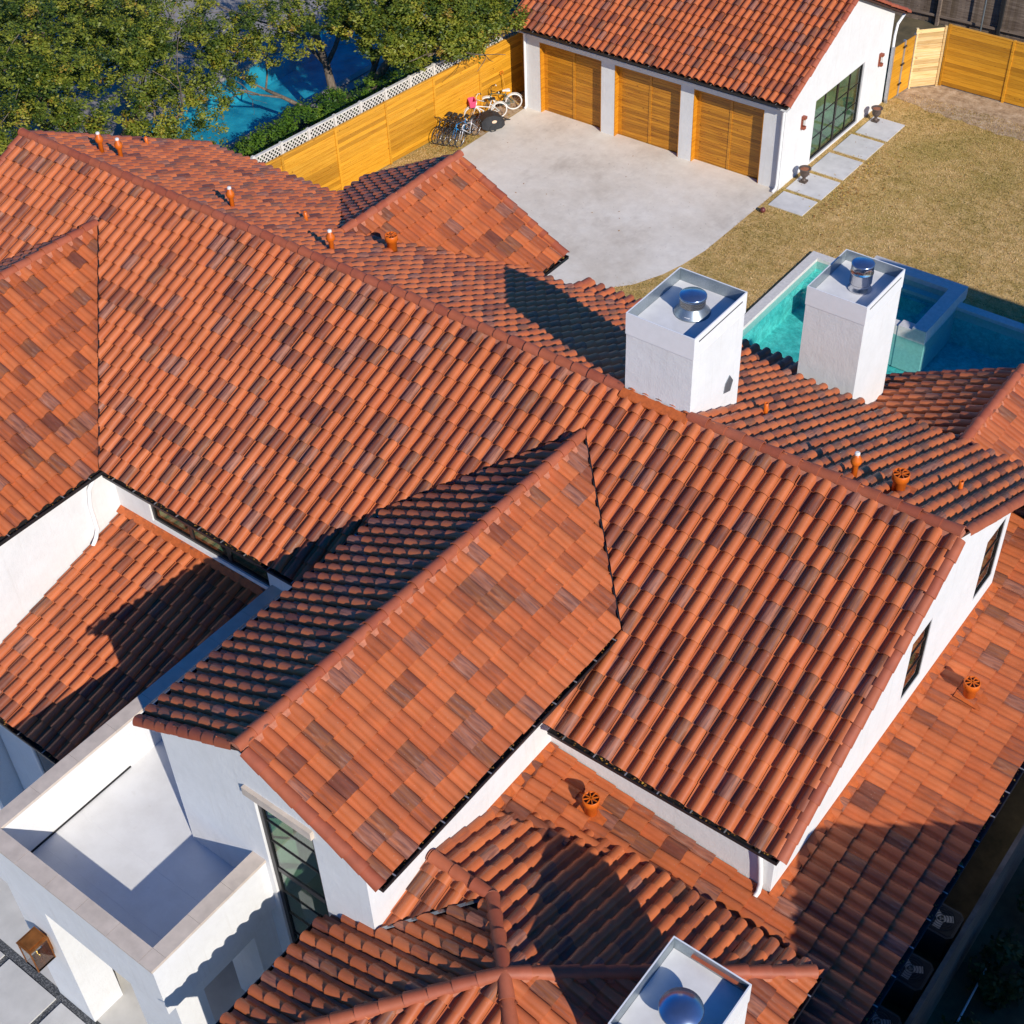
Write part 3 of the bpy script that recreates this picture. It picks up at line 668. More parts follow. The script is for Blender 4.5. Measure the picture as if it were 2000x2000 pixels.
# ---- orange flashing where low roofs meet walls
def apron(pts, ext): MB().prism(pts, ext).make('wall_flashing', 'flash_paint', V)
apron([(XM, -5.15, lz(-.2) + .03), (XM, -5.15, lz(-.2) + .13), (XM + .012, -5.15, lz(-.2) + .13), (XM + .15, -5.15, lz(-.05) + .085), (XM + .15, -5.15, lz(-.05) + .06)], (0, 8.73, 0))
apron([(-16.04, YM, 5.93), (-16.04, YM, 6.06), (-16.04, YM - .012, 6.06), (-16.04, YM - .15, 5.985), (-16.04, YM - .15, 5.96)], (4.55, 0, 0))
apron([(XW, YM - .05, LZ + .02), (XW, YM - .05, LZ + .12), (XW + .012, YM - .05, LZ + .12), (XW + .13, YM - .05, LZ + .08), (XW + .13, YM - .05, LZ + .05)], (0, -1.78, 0))
apron([(-6.64, -.03, ZR + .02), (-6.64, -.03, ZR + .11), (-6.64, -.045, ZR + .11), (-6.64, -.19, ZR + .03), (-6.64, -.19, ZR - .0)], (1.44, 0, 0))
# ---- terrace over the porch
TX0, TX1, TY0, TZ, TF = -11.48, -7.07, -12.27, 6.33, 5.22
tf = MB().box(TX0 + .1, TX1 - .1, TY0 + .1, YW, TF - .15, TF).box(-11.3, XCG - 2.23, YW, YM, TF - .15, TF).make('terrace_floor', 'membrane', V)
sm = MB()
for y in (-11.45, -10.6): sm.box(TX0 + .32, TX1 - .3, y, y + .012, TF, TF + .003)
sm.make('membrane_seam', 'ctray', tf)
pr = MB(); ct = .06
pr.box(TX0 + .03, TX1 - .03, TY0 + .03, TY0 + .28, 4.93, TZ - ct)
pr.box(TX1 - .28, TX1 - .03, TY0 + .28, YW, 4.93, TZ - ct); pr.box(TX0 + .03, TX0 + .28, TY0 + .28, YM, 4.5, TZ - ct)
pw = pr.make('parapet', 'stucco', V)
def capstone(x0, x1, y0, y1):
    MB().box(x0, x1, y0, y1, TZ - ct, TZ, random.random()).make('cap_stone', 'limestone', pw)
n = 5; L = (TX1 - .3 - (TX0 + .3)) / n
for i in range(n): capstone(TX0 + .3 + i * L + .003, TX0 + .3 + (i + 1) * L - .003, TY0, TY0 + .3)
for xx in (TX0, TX1 - .297): capstone(xx, xx + .297, TY0, TY0 + .3)
n = 3; L = (YW - (TY0 + .3)) / n
for i in range(n): capstone(TX1 - .3, TX1, TY0 + .3 + i * L + .004, TY0 + .3 + (i + 1) * L)
n = 8; L = (YM - (TY0 + .3)) / n
for i in range(n): capstone(TX0, TX0 + .3, TY0 + .3 + i * L + .004, TY0 + .3 + (i + 1) * L)
MB().box(TX0 + .28, TX0 + .30, TY0 + .3, YW + .4, TF, TF + .035).make('floor_joint', 'dark', V)
# porch below
po = MB()
po.box(-11.97, -10.9, -12.0, -11.27, .02, 4.93).box(-8.6, -7.30, -12.0, -11.42, .02, 4.93).box(-7.62, -7.30, -10.22, YW, .02, 4.93).box(-10.9, -8.6, -12.0, -11.5, 4.55, 4.93)
po.box(-7.62, -7.30, -11.42, -10.22, 4.33, 4.93).box(-11.97, -11.6, -11.27, -9.6, .02, 4.93)
po.make('porch_pier', 'stucco', V)
MB().box(-11.9, -7.3, -12.0, -9.75, 4.9, 4.93).make('porch_ceiling', 'stucco', V)
# lantern on the pier
LN = thing('wall_lantern', 'square copper lantern with clear glass on the porch pier', 'lantern', (-11.32, -12.02, 2.6))
lx0, lx1, ly0, ly1, lz0, lz1 = -11.51, -11.14, -12.47, -12.06, 2.33, 2.99
mb = MB().box(lx0 - .01, lx1 + .01, ly0 - .01, ly1 + .01, lz1, lz1 + .03); mb.box(lx0 + .04, lx1 - .04, ly0 + .04, ly1 - .04, lz1 + .03, lz1 + .05); mb.make('lantern_roof', 'copper', LN)
mb = MB()
for x in (lx0, lx1 - .025):
    for y in (ly0, ly1 - .025): mb.box(x, x + .025, y, y + .025, lz0 + .03, lz1)
for z in (lz0, lz1 - .03):
    mb.box(lx0 + .025, lx1 - .025, ly0, ly0 + .025, z + .001, z + .03).box(lx0, lx0 + .025, ly0 + .025, ly1 - .025, z + .001, z + .03).box(lx1 - .025, lx1, ly0 + .025, ly1 - .025, z + .001, z + .03)
mb.box(lx0 + .025, lx1 - .025, ly1 - .02, ly1, lz0 + .03, lz1 - .03).box(lx0 + .1, lx1 - .1, ly1, -12.0, 2.45, 2.85).make('lantern_frame', 'copper', LN)
MB().box(lx0, lx1, ly0, ly1, lz0, lz0 + .03).make('lantern_base', 'copper', LN)
gl = MB().box(lx0 + .025, lx1 - .025, ly0 + .008, ly0 + .014, lz0 + .03, lz1 - .03).box(lx0 + .008, lx0 + .014, ly0 + .03, ly1 - .03, lz0 + .03, lz1 - .03).box(lx1 - .014, lx1 - .008, ly0 + .03, ly1 - .03, lz0 + .03, lz1 - .03); gl.make('lantern_glass', 'glass_clear', LN)
bn = MB().tube([(-11.32, -12.26, lz0 + .03), (-11.32, -12.26, lz0 + .2)], .018, 8)
for sg in (-1, 1): bn.tube([(-11.32, -12.26, lz0 + .14), (-11.32 + sg * .05, -12.26, lz0 + .16), (-11.32 + sg * .06, -12.26, lz0 + .26)], .01, 6)
bn.make('burner', 'brass', LN, True)
# ---- downspouts
pipe(V, [(-15.93, -5.62, 7.22), (-15.98, -5.75, 7.0), (-15.99, -5.83, 6.6), (-15.99, -5.83, 5.95), (-15.94, -5.95, 5.8), (-15.86, -6.12, 5.74)])
pipe(V, [(-.55, -5.33, 7.25), (-.53, -5.24, 7.05), (-.44, -5.17, 6.85), (-.40, -5.16, 6.5), (-.36, -5.16, 6.05), (-.36, -5.2, 5.85), (-.38, -5.36, 5.78)])
pipe(V, [(-14.5, -9.75, 4.4), (-14.5, -9.55, 4.2), (-14.5, -9.52, 2), (-14.5, -9.52, .1)])
# ---- chimneys
def chimney(x0, x1, y0, y1, zb, zt, slot=True):
    """stucco shaft, metal-lined open top with a pan, flue on it"""
    c = MB(); t = .022; rim = .42
    c.box(x0, x1, y0, y1, zb, zt - rim - .03)
    ch = c.make('chimney', 'stucco', V)
    for a in (0,):
        b = MB(); z0, z1 = zt - rim - .03, zt
        b.box(x0 - .012, x1 + .012, y0 - .012, y0 - .012 + t, z0, z1).box(x0 - .012, x1 + .012, y1 + .012 - t, y1 + .012, z0, z1).box(x0 - .012, x0 - .012 + t, y0 + .01, y1 - .01, z0, z1).box(x1 + .012 - t, x1 + .012, y0 + .01, y1 - .01, z0, z1)
        b.make('chimney_shroud', 'white_paint', ch)
        g = MB(); e = .012
        g.box(x0 + e, x1 - e, y0 + e, y0 + e + .004, z0, z1 - .004).box(x0 + e, x1 - e, y1 - e - .004, y1 - e, z0, z1 - .004).box(x0 + e, x0 + e + .004, y0 + .02, y1 - .02, z0, z1 - .004).box(x1 - e - .004, x1 - e, y0 + .02, y1 - .02, z0, z1 - .004)
        g.make('shroud_lining', 'galv', ch)
        MB().box(x0 + .02, x1 - .02, y0 + .02, y1 - .02, zt - .30, zt - .25).make('chase_pan', 'ctray', ch)
    if slot: MB().box(x1 + .012, x1 + .015, y0 + .14, y1 - .14, zt - .14, zt - .115).make('shroud_slot', 'dark', ch)
    return ch
c1 = chimney(-6.62, -5.22, .0, 1.74, 9.0, 11.84); cx, cy, cz = -5.87, .98, 11.84 - .25
MB().lathe([(.34, 0), (.33, .02), (.21, .15), (.205, .17)], (cx, cy, cz), 28).make('flue_flare', 'galv', c1, True)
MB().lathe([(.2, .15), (.235, .17), (.235, .33), (.2, .33)], (cx, cy, cz), 28).make('flue_mesh', 'mesh', c1)
MB().lathe([(.243, .31), (.252, .33), (.250, .365), (.235, .38), (.05, .392)], (cx, cy, cz), 28).make('flue_cap', 'capmetal', c1, True)
MB().box(cx + .02, cx + .12, cy - .30, cy - .24, cz + .055, cz + .06).make('flue_label', 'white_paint', c1)
MB().prism([(-5.217, 1.18, 9.9), (-5.217, 1.42, 9.82), (-5.217, 1.50, 10.02), (-5.217, 1.36, 10.22), (-5.217, 1.22, 10.1)], (.012, 0, 0)).make('patch', 'galv', c1)
c2 = chimney(-5.97, -4.61, 5.86, 7.56, 0, 9.4); cx, cy, cz = -5.20, 6.74, 9.4 - .25
MB().lathe([(.25, 0), (.25, .03), (.21, .09), (.215, .16), (.235, .18), (.235, .40), (.245, .41), (.245, .43), (.235, .44), (.235, .60), (.24, .615)], (cx, cy, cz), 28).make('flue', 'steel', c2, True)
MB().lathe([(.243, .60), (.245, .63), (.22, .645), (.03, .655)], (cx, cy, cz), 28).make('flue_cap', 'capmetal', c2, True)
c3 = chimney(-.27, .96, -9.68, -8.08, 5, 8.45, False); cx, cy, cz = .40, -8.95, 8.45 - .25
MB().lathe([(.16, 0), (.16, .3), (.17, .31)], (cx, cy, cz), 24).make('flue', 'galv', c3, True)
MB().lathe([(.30, .26), (.31, .28), (.30, .31), (.05, .36), (.02, .36)], (cx, cy, cz), 32).make('flue_cap', 'capmetal', c3, True)
MB().bar((.05, -8.115, 8.32), (.93, -8.115, 8.34), .05, .03).make('chase_rail', 'ridge', c3)
# ---- roof vents
def vent(x, y, z, kind):
    if kind == 'lead':
        b = MB().lathe([(.055, -.15), (.055, .26), (.085, .30), (.10, .34), (.095, .40), (.055, .46), (.05, .5)], (x, y, z), 14); o = b.make('vent_pipe', 'vent', V, True)
        MB().lathe([(.048, .49), (.048, .535), (.03, .55)], (x, y, z), 12).make('vent_tip', 'ventwhite', o)
    elif kind == 'stub': MB().lathe([(.045, -.15), (.045, .24), (.035, .245), (.03, .2)], (x, y, z), 12).make('vent_pipe', 'vent', V, True)
    else:
        b = MB().lathe([(.115, -.2), (.115, .27), (.15, .29), (.15, .42), (.138, .43), (.132, .38)], (x, y, z), 20); o = b.make('vent_pipe', 'vent', V, True)
        d_ = MB().lathe([(.131, .383), (.02, .388)], (x, y, z), 20); d_.make('vent_throat', 'deck', o)
        bl = MB()
        for i in range(4):
            t = i * math.pi / 4; bl.bar((x - .14 * math.cos(t), y - .14 * math.sin(t), z + .415), (x + .14 * math.cos(t), y + .14 * math.sin(t), z + .415), .016, .02)
        bl.make('vent_grille', 'vent', o)
bz = lambda y: ZR - S * abs(y) + .06
for x, y, kd in ((-22.44, .95, 'lead'), (-21.94, 1.1, 'lead'), (-23.42, 3.0, 'stub'), (-17.91, .9, 'lead'), (-16.95, 2.18, 'stub'), (-14.73, .78, 'lead'), (-14.68, 2.58, 'can'), (-4.72, 2.0, 'stub'), (-2.18, .5, 'lead'), (-1.42, .68, 'can'), (-.81, 2.1, 'stub')):
    vent(x, y, bz(y), kd)
for x, y in ((-3.3, -5.78), (.62, .78)):
    vent(x, y, lz(x) + .05, 'can')
    q = MB().prism([(x - .22, y - .2, lz(x - .22) + .085), (x + .3, y - .2, lz(x + .3) + .085), (x + .3, y + .2, lz(x + .3) + .085), (x - .22, y + .2, lz(x - .22) + .085)], (0, 0, .012)).make('vent_flashing', 'flash_paint', V)
MB().box(-1.6, -1.2, .72, 1.0, bz(.86) + .015, bz(.86) + .03).make('vent_flashing', 'flash_paint', V)
# ------------------------------------------------------------------ garage
G = thing('garage', 'white detached garage with three cedar doors under a terracotta tile roof', 'garage', (-21.3, 27, 0))
RG = Roof(G); V_keep = V
GX0, GX1, GY0, GY1, GE, GEY, GRY = -26.87, -15.71, 23.38, 31.31, 3.50, 22.93, 27.35
GRZ = GE + S * (GRY - GEY); GXL, GXR = -27.3, -15.42; GBY = 2 * GRY - GEY
RG.slope((-21, GRY, GRZ), (0, -1), S, [(GXL, GEY), (GXR, GEY), (GXR, GRY), (GXL, GRY)])
RG.slope((-21, GRY, GRZ), (0, 1), S, [(GXL, GRY), (GXR, GRY), (GXR, GBY), (GXL, GBY)])
caps(G, (GXL, GRY, GRZ), (GXR, GRY, GRZ))
for sg, yy in ((-1, GEY), (1, GBY)):
    up = Vector((0, sg * S, 1)).normalized()
    caps(G, (GXR, GRY + sg * .12, GRZ - .12 * S), (GXR, yy + sg * .05, GE - .03), 'rake_tile', .012, .34, False, up)
RG.finish()
gutter(G, (GXL, GEY - .03, GE), (GXR, GEY - .03, GE), (0, -1, 0), .8); gutter(G, (GXL, GBY + .03, GE), (GXR, GBY + .03, GE), (0, 1, 0), .8)
gz = lambda y: GRZ - S * abs(y - GRY) - .1
DOORS = ((-26.15, -23.33), (-22.74, -19.90), (-19.36, -16.53)); DH = 2.85
mb = MB(); xs = [GX0] + [x for d in DOORS for x in d] + [GX1]
for i in range(0, len(xs), 2): mb.box(xs[i], xs[i + 1], GY0, GY0 + .2, 0, 3.16)
for a, b in DOORS: mb.box(a, b, GY0, GY0 + .2, DH, 3.16)
mb.make('wall', 'stucco', G)
WY0, WY1, WZT = 25.6, 29.27, 2.47
mb = MB()
cuts = [GY0, WY0, GRY, WY1, GY1]
for p, q in zip(cuts, cuts[1:]):
    lo = WZT if WY0 <= p < WY1 else 0
    p = max(p, GY0 + .2); mb.prism([(GX1, p, lo), (GX1, q, lo), (GX1, q, gz(q)), (GX1, p, gz(p))], (-.2, 0, 0))
mb.prism([(GX1, WY0, 0), (GX1, WY1, 0), (GX1, WY1, .08), (GX1, WY0, .08)], (-.2, 0, 0))
mb.make('wall', 'stucco', G)
mb = MB().box(GX0, GX1 - .2, GY1 - .2, GY1, 0, 3.16); mb.prism([(GX0, GY0 + .2, 0), (GX0, GY1 - .2, 0), (GX0, GY1 - .2, 3.1), (GX0, GRY, GRZ - .15), (GX0, GY0 + .2, 3.1)], (.2, 0, 0)); mb.make('wall', 'stucco', G)
MB().box(GXL + .3, GXR - .1, GEY + .16, GY0, 3.165, 3.2).make('soffit', 'stucco', G)
_v = V; V = G
f = window(G, 'x', GX1, WY0, WY1, .08, WZT, [(26.5, .05), (27.43, .11), (28.35, .05)], [(.9, .025), (1.68, .025)], 1, .07, inset=.06, room='room', roomdep=2.2)
V = _v
for a, b in DOORS:
    d = MB().box(a, b, GY0 + .27, GY0 + .31, 0, DH).make('garage_door', 'cedar_door', G)
    mid = (a + b) / 2; npk = 27; hgt = (DH - .06) / npk
    for x0, x1 in ((a + .17, mid - .05), (mid + .05, b - .02)):
        for i in range(npk): MB().box(x0, x1, GY0 + .253, GY0 + .27, .05 + i * hgt + .004, .05 + (i + 1) * hgt - .004, random.random()).make('plank', 'cedar_door', d)
    MB().box(mid - .05, mid + .05, GY0 + .235, GY0 + .27, .04, DH, .7).make('door_stile', 'cedar_door', d)
    MB().box(a, a + .17, GY0 + .245, GY0 + .27, .02, DH, .8).make('door_stile', 'cedar_door', d)
    MB().box(a + .001, a + .03, GY0 + .002, GY0 + .24, 0, DH - .03, .8).box(b - .03, b - .001, GY0 + .002, GY0 + .25, 0, DH - .03, .6).box(a, b, GY0 + .002, GY0 + .25, DH - .03, DH - .001, .3).make('door_jamb', 'cedar_door', d)
for y in (24.66, 30.5):
    l = MB(); x = GX1
    l.box(x, x + .03, y - .07, y + .07, 1.84, 2.32).box(x + .03, x + .15, y - .08, y + .08, 2.22, 2.32).box(x + .03, x + .15, y - .07, y + .07, 1.84, 1.95)
    o = l.make('wall_lamp', 'copperred', G); MB().lathe([(.045, 0), (.045, .27)], (x + .09, y, 1.95), 10).make('lamp_glass', 'glass_clear', o)
pipe(G, [(-15.8, 22.95, 3.35), (-15.78, 23.2, 3.22), (-15.76, 23.31, 3.05), (-15.76, 23.31, .3), (-15.76, 23.26, .12), (-15.78, 23.08, .06)], .055)
pipe(G, [(-26.78, 22.95, 3.35), (-26.8, 23.2, 3.22), (-26.8, 23.31, 3.05), (-26.8, 23.31, .12), (-26.8, 23.2, .06)], .05)
pipe(G, [(-15.6, 32.0, 3.35), (-15.62, 31.5, 3.1), (-15.62, 31.4, 2.7), (-15.62, 31.38, .1)], .055)

# ------------------------------------------------------------------ ground
PX0, PX1, PY0, PY1 = -12.42, -2.2, 9.6, 20.19      # pool water
NX0, NX1, NY0, NY1 = -38.6, -34.4, 11.0, 25.5      # neighbour's pool
def sheet_with_holes(x0, x1, y0, y1, z, holes):
    xs = sorted({x0, x1, *[h[i] for h in holes for i in (0, 1)]}); ys = sorted({y0, y1, *[h[i] for h in holes for i in (2, 3)]}); mb = MB()
    for a, b in zip(xs, xs[1:]):
        for c, d in zip(ys, ys[1:]):
            if not any(h[0] <= a and b <= h[1] and h[2] <= c and d <= h[3] for h in holes): mb.quad((a, c, z), (b, c, z), (b, d, z), (a, d, z))
    return mb
HP = (PX0 - .3, PX1 + .3, PY0 - .3, PY1 + .3); HN = (NX0, NX1, NY0, NY1)
structure('ground', sheet_with_holes(-600, 600, -600, 600, 0, [HP, HN]), 'ground')
structure('lawn', sheet_with_holes(-29, .9, 8.6, 33.9, .004, [HP]), 'lawn')
def polysheet(name, pts, z, mat, parent=None): return structure(name, MB().add([(x, y, z) for x, y in pts], [list(range(len(pts)))]), mat, parent)
polysheet('driveway', [(-26.9, 8.6), (-18.2, 8.6), (-18.4, 13.4), (-17.75, 14.3), (-17.2, 14.9), (-16.6, 15.6), (-16.15, 16.6), (-15.92, 17.5), (-15.76, 18.6), (-15.73, 20.6), (-15.71, 23.4), (-23.3, 23.6), (-26.87, 23.4), (-26.87, 22)], .02, 'drive')
polysheet('garage_apron', [(-26.8, 23.38), (-15.8, 23.38), (-15.8, 23.62), (-26.8, 23.62)], .008, 'drive')
# soil bed, by hand-shaped outline
rnd = random.Random(3); bed = []
for i in range(34):
    t = i / 33; bed.append((-15.6 + 10 * t, 32.0 - .9 * math.sin(t * 2.4) * (1 - .2 * t) + rnd.uniform(-.12, .12) + .35 * t))
polysheet('soil_bed', [(-15.6, 33.9), *bed, (-5.6, 33.9)][::-1], .010, 'soil')
polysheet('gravel_strip', [(-29, 20.6), (-26.92, 20.6), (-26.92, 23.4), (-29, 23.4)], .010, 'soil')
PP = structure('paver_path', MB().quad((-15.68, 22.3, .006), (-14.1, 22.3, .006), (-14.1, 30.2, .006), (-15.68, 30.2, .006)), 'lawn')
for x0, x1, y0, y1 in ((-15.50, -14.17, 22.33, 23.42), (-15.53, -14.14, 23.62, 25.03), (-15.50, -14.15, 25.25, 26.75), (-15.48, -14.15, 26.98, 28.42), (-15.42, -14.14, 28.63, 30.12)):
    MB().box(x0, x1, y0, y1, .0, .035, random.random()).make('paver', 'paver', PP)
# front court: slabs in black gravel
structure('front_gravel', MB().quad((-26, -30, .004), (-6, -30, .004), (-6, -11.955, .004), (-26, -11.955, .004)), 'gravel')
FP = structure('entry_path', MB().quad((-22, -30, .006), (-9, -30, .006), (-9, -12.14, .006), (-22, -12.14, .006)), 'gravel')
for i in range(6):
    for j in range(5):
        x1 = -11.93 + 1.48 + .16 - i * 1.64 if True else 0; x0 = x1 - 1.48; y1 = -12.14 - j * 1.64; y0 = y1 - 1.48
        MB().box(x0, x1, y0, y1, .0, .04, random.random()).make('paver', 'paver2', FP)
structure('porch_floor', MB().box(-24, -7.3, -11.95, -9.2, 0, .03), 'paver2')
# ------------------------------------------------------------------ swimming pool
P = thing('swimming_pool', 'turquoise pool with pale stone coping beside the lawn', 'pool', (-7, 15, 0))
mb = MB(); zb = -1.25
mb.quad((PX0, PY0, zb), (PX1, PY0, zb), (PX1, PY1, zb), (PX0, PY1, zb))
for a, b in (((PX0, PY0), (PX1, PY0)), ((PX1, PY0), (PX1, PY1)), ((PX1, PY1), (PX0, PY1)), ((PX0, PY1), (PX0, PY0))): mb.quad((*a, zb), (*b, zb), (*b, -.301), (*a, -.301))
mb.box(PX0 + .001, PX0 + 1.6, PY1 - .9, PY1 - .001, zb + .001, -.45)
mb.make('basin', 'plaster', P)
co = MB(); w_ = .32
for x0, x1, y0, y1 in ((PX0 - w_, PX0, PY0 - w_, PY1 + w_), (PX1, PX1 + w_, PY0 - w_, PY1 + w_), (PX0, PX1, PY0 - w_, PY0), (PX0, PX1, PY1, PY1 + w_)): co.box(x0, x1, y0, y1, -.3, .1)
co.make('coping', 'coping', P)
MB().quad((PX0, PY0, -.02), (PX1, PY0, -.02), (PX1, PY1, -.02), (PX0, PY1, -.02)).make('water', 'water', P)
sp = MB(); SX0, SX1, SY0, SY1 = -10.7, -7.52, 17.92, 20.92
for x0, x1, y0, y1 in ((SX0, SX0 + .45, SY0, SY1), (SX1 - .45, SX1, SY0, SY1), (SX0 + .45, SX1 - .45, SY1 - .47, SY1)): sp.box(x0, x1, y0, y1, -1.2, .45)
sp.box(SX0 + .45, SX0 + .9, SY0, SY0 + .35, -1.2, .45).box(SX1 - .9, SX1 - .45, SY0, SY0 + .35, -1.2, .36); sp.box(SX0 + .9, SX1 - .9, SY0 + .02, SY0 + .33, -1.2, .30)
o = sp.make('spa_wall', 'coping', P)
MB().box(SX0 + .45, SX1 - .45, SY0 + .35, SY1 - .47, -1.0, -.55).make('spa_floor', 'plaster', P)
MB().box(SX0 + .45, SX1 - .45, SY1 - .9, SY1 - .47, -.54, -.1).box(SX1 - .9, SX1 - .45, SY0 + .36, SY1 - .91, -.54, -.1).make('spa_bench', 'plaster', P)
MB().quad((SX0 + .45, SY0 + .35, .29), (SX1 - .45, SY0 + .35, .29), (SX1 - .45, SY1 - .47, .29), (SX0 + .45, SY1 - .47, .29)).make('spa_water', 'water', P)
# neighbour's pool and patio
structure('neighbour_patio', sheet_with_holes(-70, -33.6, 8, 60, .004, [HN]), 'patio')
Q = thing('swimming_pool', 'bright blue pool in the next yard seen through the oak branches', 'pool', (-36.5, 18, 0))
mb = MB(); zb = -1.2; mb.quad((NX0, NY0, zb), (NX1, NY0, zb), (NX1, NY1, zb), (NX0, NY1, zb))
for a, b in (((NX0, NY0), (NX1, NY0)), ((NX1, NY0), (NX1, NY1)), ((NX1, NY1), (NX0, NY1)), ((NX0, NY1), (NX0, NY0))): mb.quad((*a, zb), (*b, zb), (*b, -.102), (*a, -.102))
mb.make('basin', 'plaster_blue', Q); MB().quad((NX0, NY0, -.05), (NX1, NY0, -.05), (NX1, NY1, -.05), (NX0, NY1, -.05)).make('water', 'water2', Q)
MB().box(NX0 - .3, NX0, NY0 - .3, NY1 + .3, -.1, .05).box(NX0, NX1, NY0 - .3, NY0, -.1, .05).box(NX0, NX1, NY1, NY1 + .3, -.1, .05).box(NX1, NX1 + .3, NY0 - .3, NY1 + .3, -.1, .05).make('coping', 'patio', Q)

# ------------------------------------------------------------------ fences
def hfence(t, a, b, zt, panels, mat, board=.145, thick=.025, postmat=None, cap=True, z0=.05):
    """horizontal board fence a->b: boards, posts and top rail as parts of t; boards face the side left of b->a"""
    a = Vector(a); b = Vector(b); d = (b - a); L = d.length; d /= L; r = Vector((d.y, -d.x, 0)); pl_ = L / panels; n = int((zt - z0) / board)
    bh = (zt - z0) / n
    for i in range(panels):
        p = a + d * (i * pl_ + .045); q = a + d * ((i + 1) * pl_ - .045)
        for j in range(n):
            z = z0 + j * bh; off = r * random.uniform(-.004, .004)
            MB().prism([p + off + Vector((0, 0, z + .004)), p + off + r * thick + Vector((0, 0, z + .004)), p + off + r * thick + Vector((0, 0, z + bh - .004)), p + off + Vector((0, 0, z + bh - .004))], q - p, random.random()).make('board', mat, t)
    for i in range(panels + 1):
        p = a + d * (i * pl_); MB().prism([p - d * .045 - r * .04, p + d * .045 - r * .04, p + d * .045 + r * .055, p - d * .045 + r * .055], (0, 0, zt + .06), random.random()).make('post', postmat or mat, t)
    if cap: MB().prism([a - r * .05 + Vector((0, 0, zt + .004)), a + r * .05 + Vector((0, 0, zt + .004)), a + r * .05 + Vector((0, 0, zt + .045)), a - r * .05 + Vector((0, 0, zt + .045))], d * L, .8).make('top_rail', mat, t)
fx = lambda y: -28.38 + (y - 17) * .077
t = thing('fence', 'long golden cedar board fence beside the bicycles and driveway', 'fence', (-28.3, 18, 0))
hfence(t, (fx(9.7), 9.7, 0), (fx(26.9), 26.9, 0), 2.43, 7, 'cedar', cap=True)
# white lattice topped fence of the neighbour
t = thing('lattice_fence', 'old white lattice topped fence just behind the golden fence', 'fence', (-28.6, 18, 0))
lx = lambda y: fx(y) - .17
A_, B_ = (lx(9.7), 9.7, 0), (lx(27), 27, 0)
d = (Vector(B_) - Vector(A_)).normalized(); L = (Vector(B_) - Vector(A_)).length
zl0, zl1 = 2.28, 2.80
MB().bar(Vector(A_) + Vector((0, 0, 1.14)), Vector(B_) + Vector((0, 0, 1.14)), .03, 2.26).make('board_panel', 'lattice', t)
MB().bar(Vector(A_) + Vector((0, 0, zl1)), Vector(B_) + Vector((0, 0, zl1)), .12, .035).make('top_rail', 'lattice', t)
lat = MB(); s_ = 0
while s_ < L - .5:
    p = Vector(A_) + d * s_
    lat.bar(p + Vector((.006, 0, zl0)), p + d * .5 + Vector((.006, 0, zl1 - .02)), .04, .008, (1, 0, 0)); lat.bar(p + d * .5 + Vector((-.006, 0, zl0)), p + Vector((-.006, 0, zl1 - .02)), .04, .008, (1, 0, 0)); s_ += .165
lat.make('lattice', 'lattice', t, kind='stuff')
s_ = .2
while s_ < L:
    p = Vector(A_) + d * s_; MB().box(p.x - .05, p.x + .05, p.y - .05, p.y + .05, 0, 2.86).make('post', 'lattice', t); s_ += 1.24
# back fences
t = thing('fence', 'golden horizontal board fence standing behind the bare soil bed', 'fence', (-10, 33.9, 0)); hfence(t, (-14.5, 33.84, 0), (3.5, 33.84, 0), 2.42, 7, 'cedar', .15)
t = thing('fence', 'short pale unstained cedar panel angled at the fence corner', 'fence', (-15, 33.3, 0)); hfence(t, (-15.4, 32.93, 0), (-14.62, 33.74, 0), 2.38, 1, 'cedar_raw', .15, cap=False)
t = thing('gate', 'yellow wooden side gate with grey posts by the garage corner', 'gate', (-15.45, 32.1, 0)); hfence(t, (-15.58, 31.36, 0), (-15.42, 32.9, 0), 2.2, 2, 'cedar', .3, postmat='tick', cap=False)
for z in (.5, 1.3, 2.0): MB().box(-15.44, -15.40, 31.98, 32.2, z, z + .06).make('hinge', 'black', t)
t = thing('picket_fence', 'weathered grey picket fence behind the new golden fence', 'fence', (-15, 39, 0))
x = -30.0; pm = [MB().box(0, .138, 0, .02, .03, 2.5 + .05 * i, i / 5).mesh('picket', M['graywood']) for i in range(6)]
while x < -2:
    o = link('picket', pm[random.randrange(6)], t); o.matrix_basis = Matrix.Translation((x, 38.95 + (x + 15) * .05 + random.gauss(0, .004), random.uniform(-.06, .02))); x += .145
for i in range(11): MB().box(-30 + i * 2.6, -29.88 + i * 2.6, 38.75 + (-15 + i * 2.6) * .05, 38.9 + (-15 + i * 2.6) * .05, 0, 2.45).make('post', 'dark' if i % 3 == 0 else 'graywood', t)
for z in (.4, 1.95): MB().bar((-30, 38.08, z), (-2, 39.48, z), .05, .09).make('rail', 'graywood', t)
MB().tube([(-15.0, 38.6, 0), (-15.0, 38.6, 3.2)], .035, 10).make('metal_post', 'galv', t)
# alley fence on the right, in the shade
t = thing('alley_fence', 'low dark board fence along the shaded side alley', 'fence', (2.25, -2, 0))
MB().box(2.22, 2.25, -18, 9, 0, 2.35).make('board_panel', 'graywood', t); MB().box(2.19, 2.28, -18, 9, 2.351, 2.40).make('top_rail', 'graywood', t)

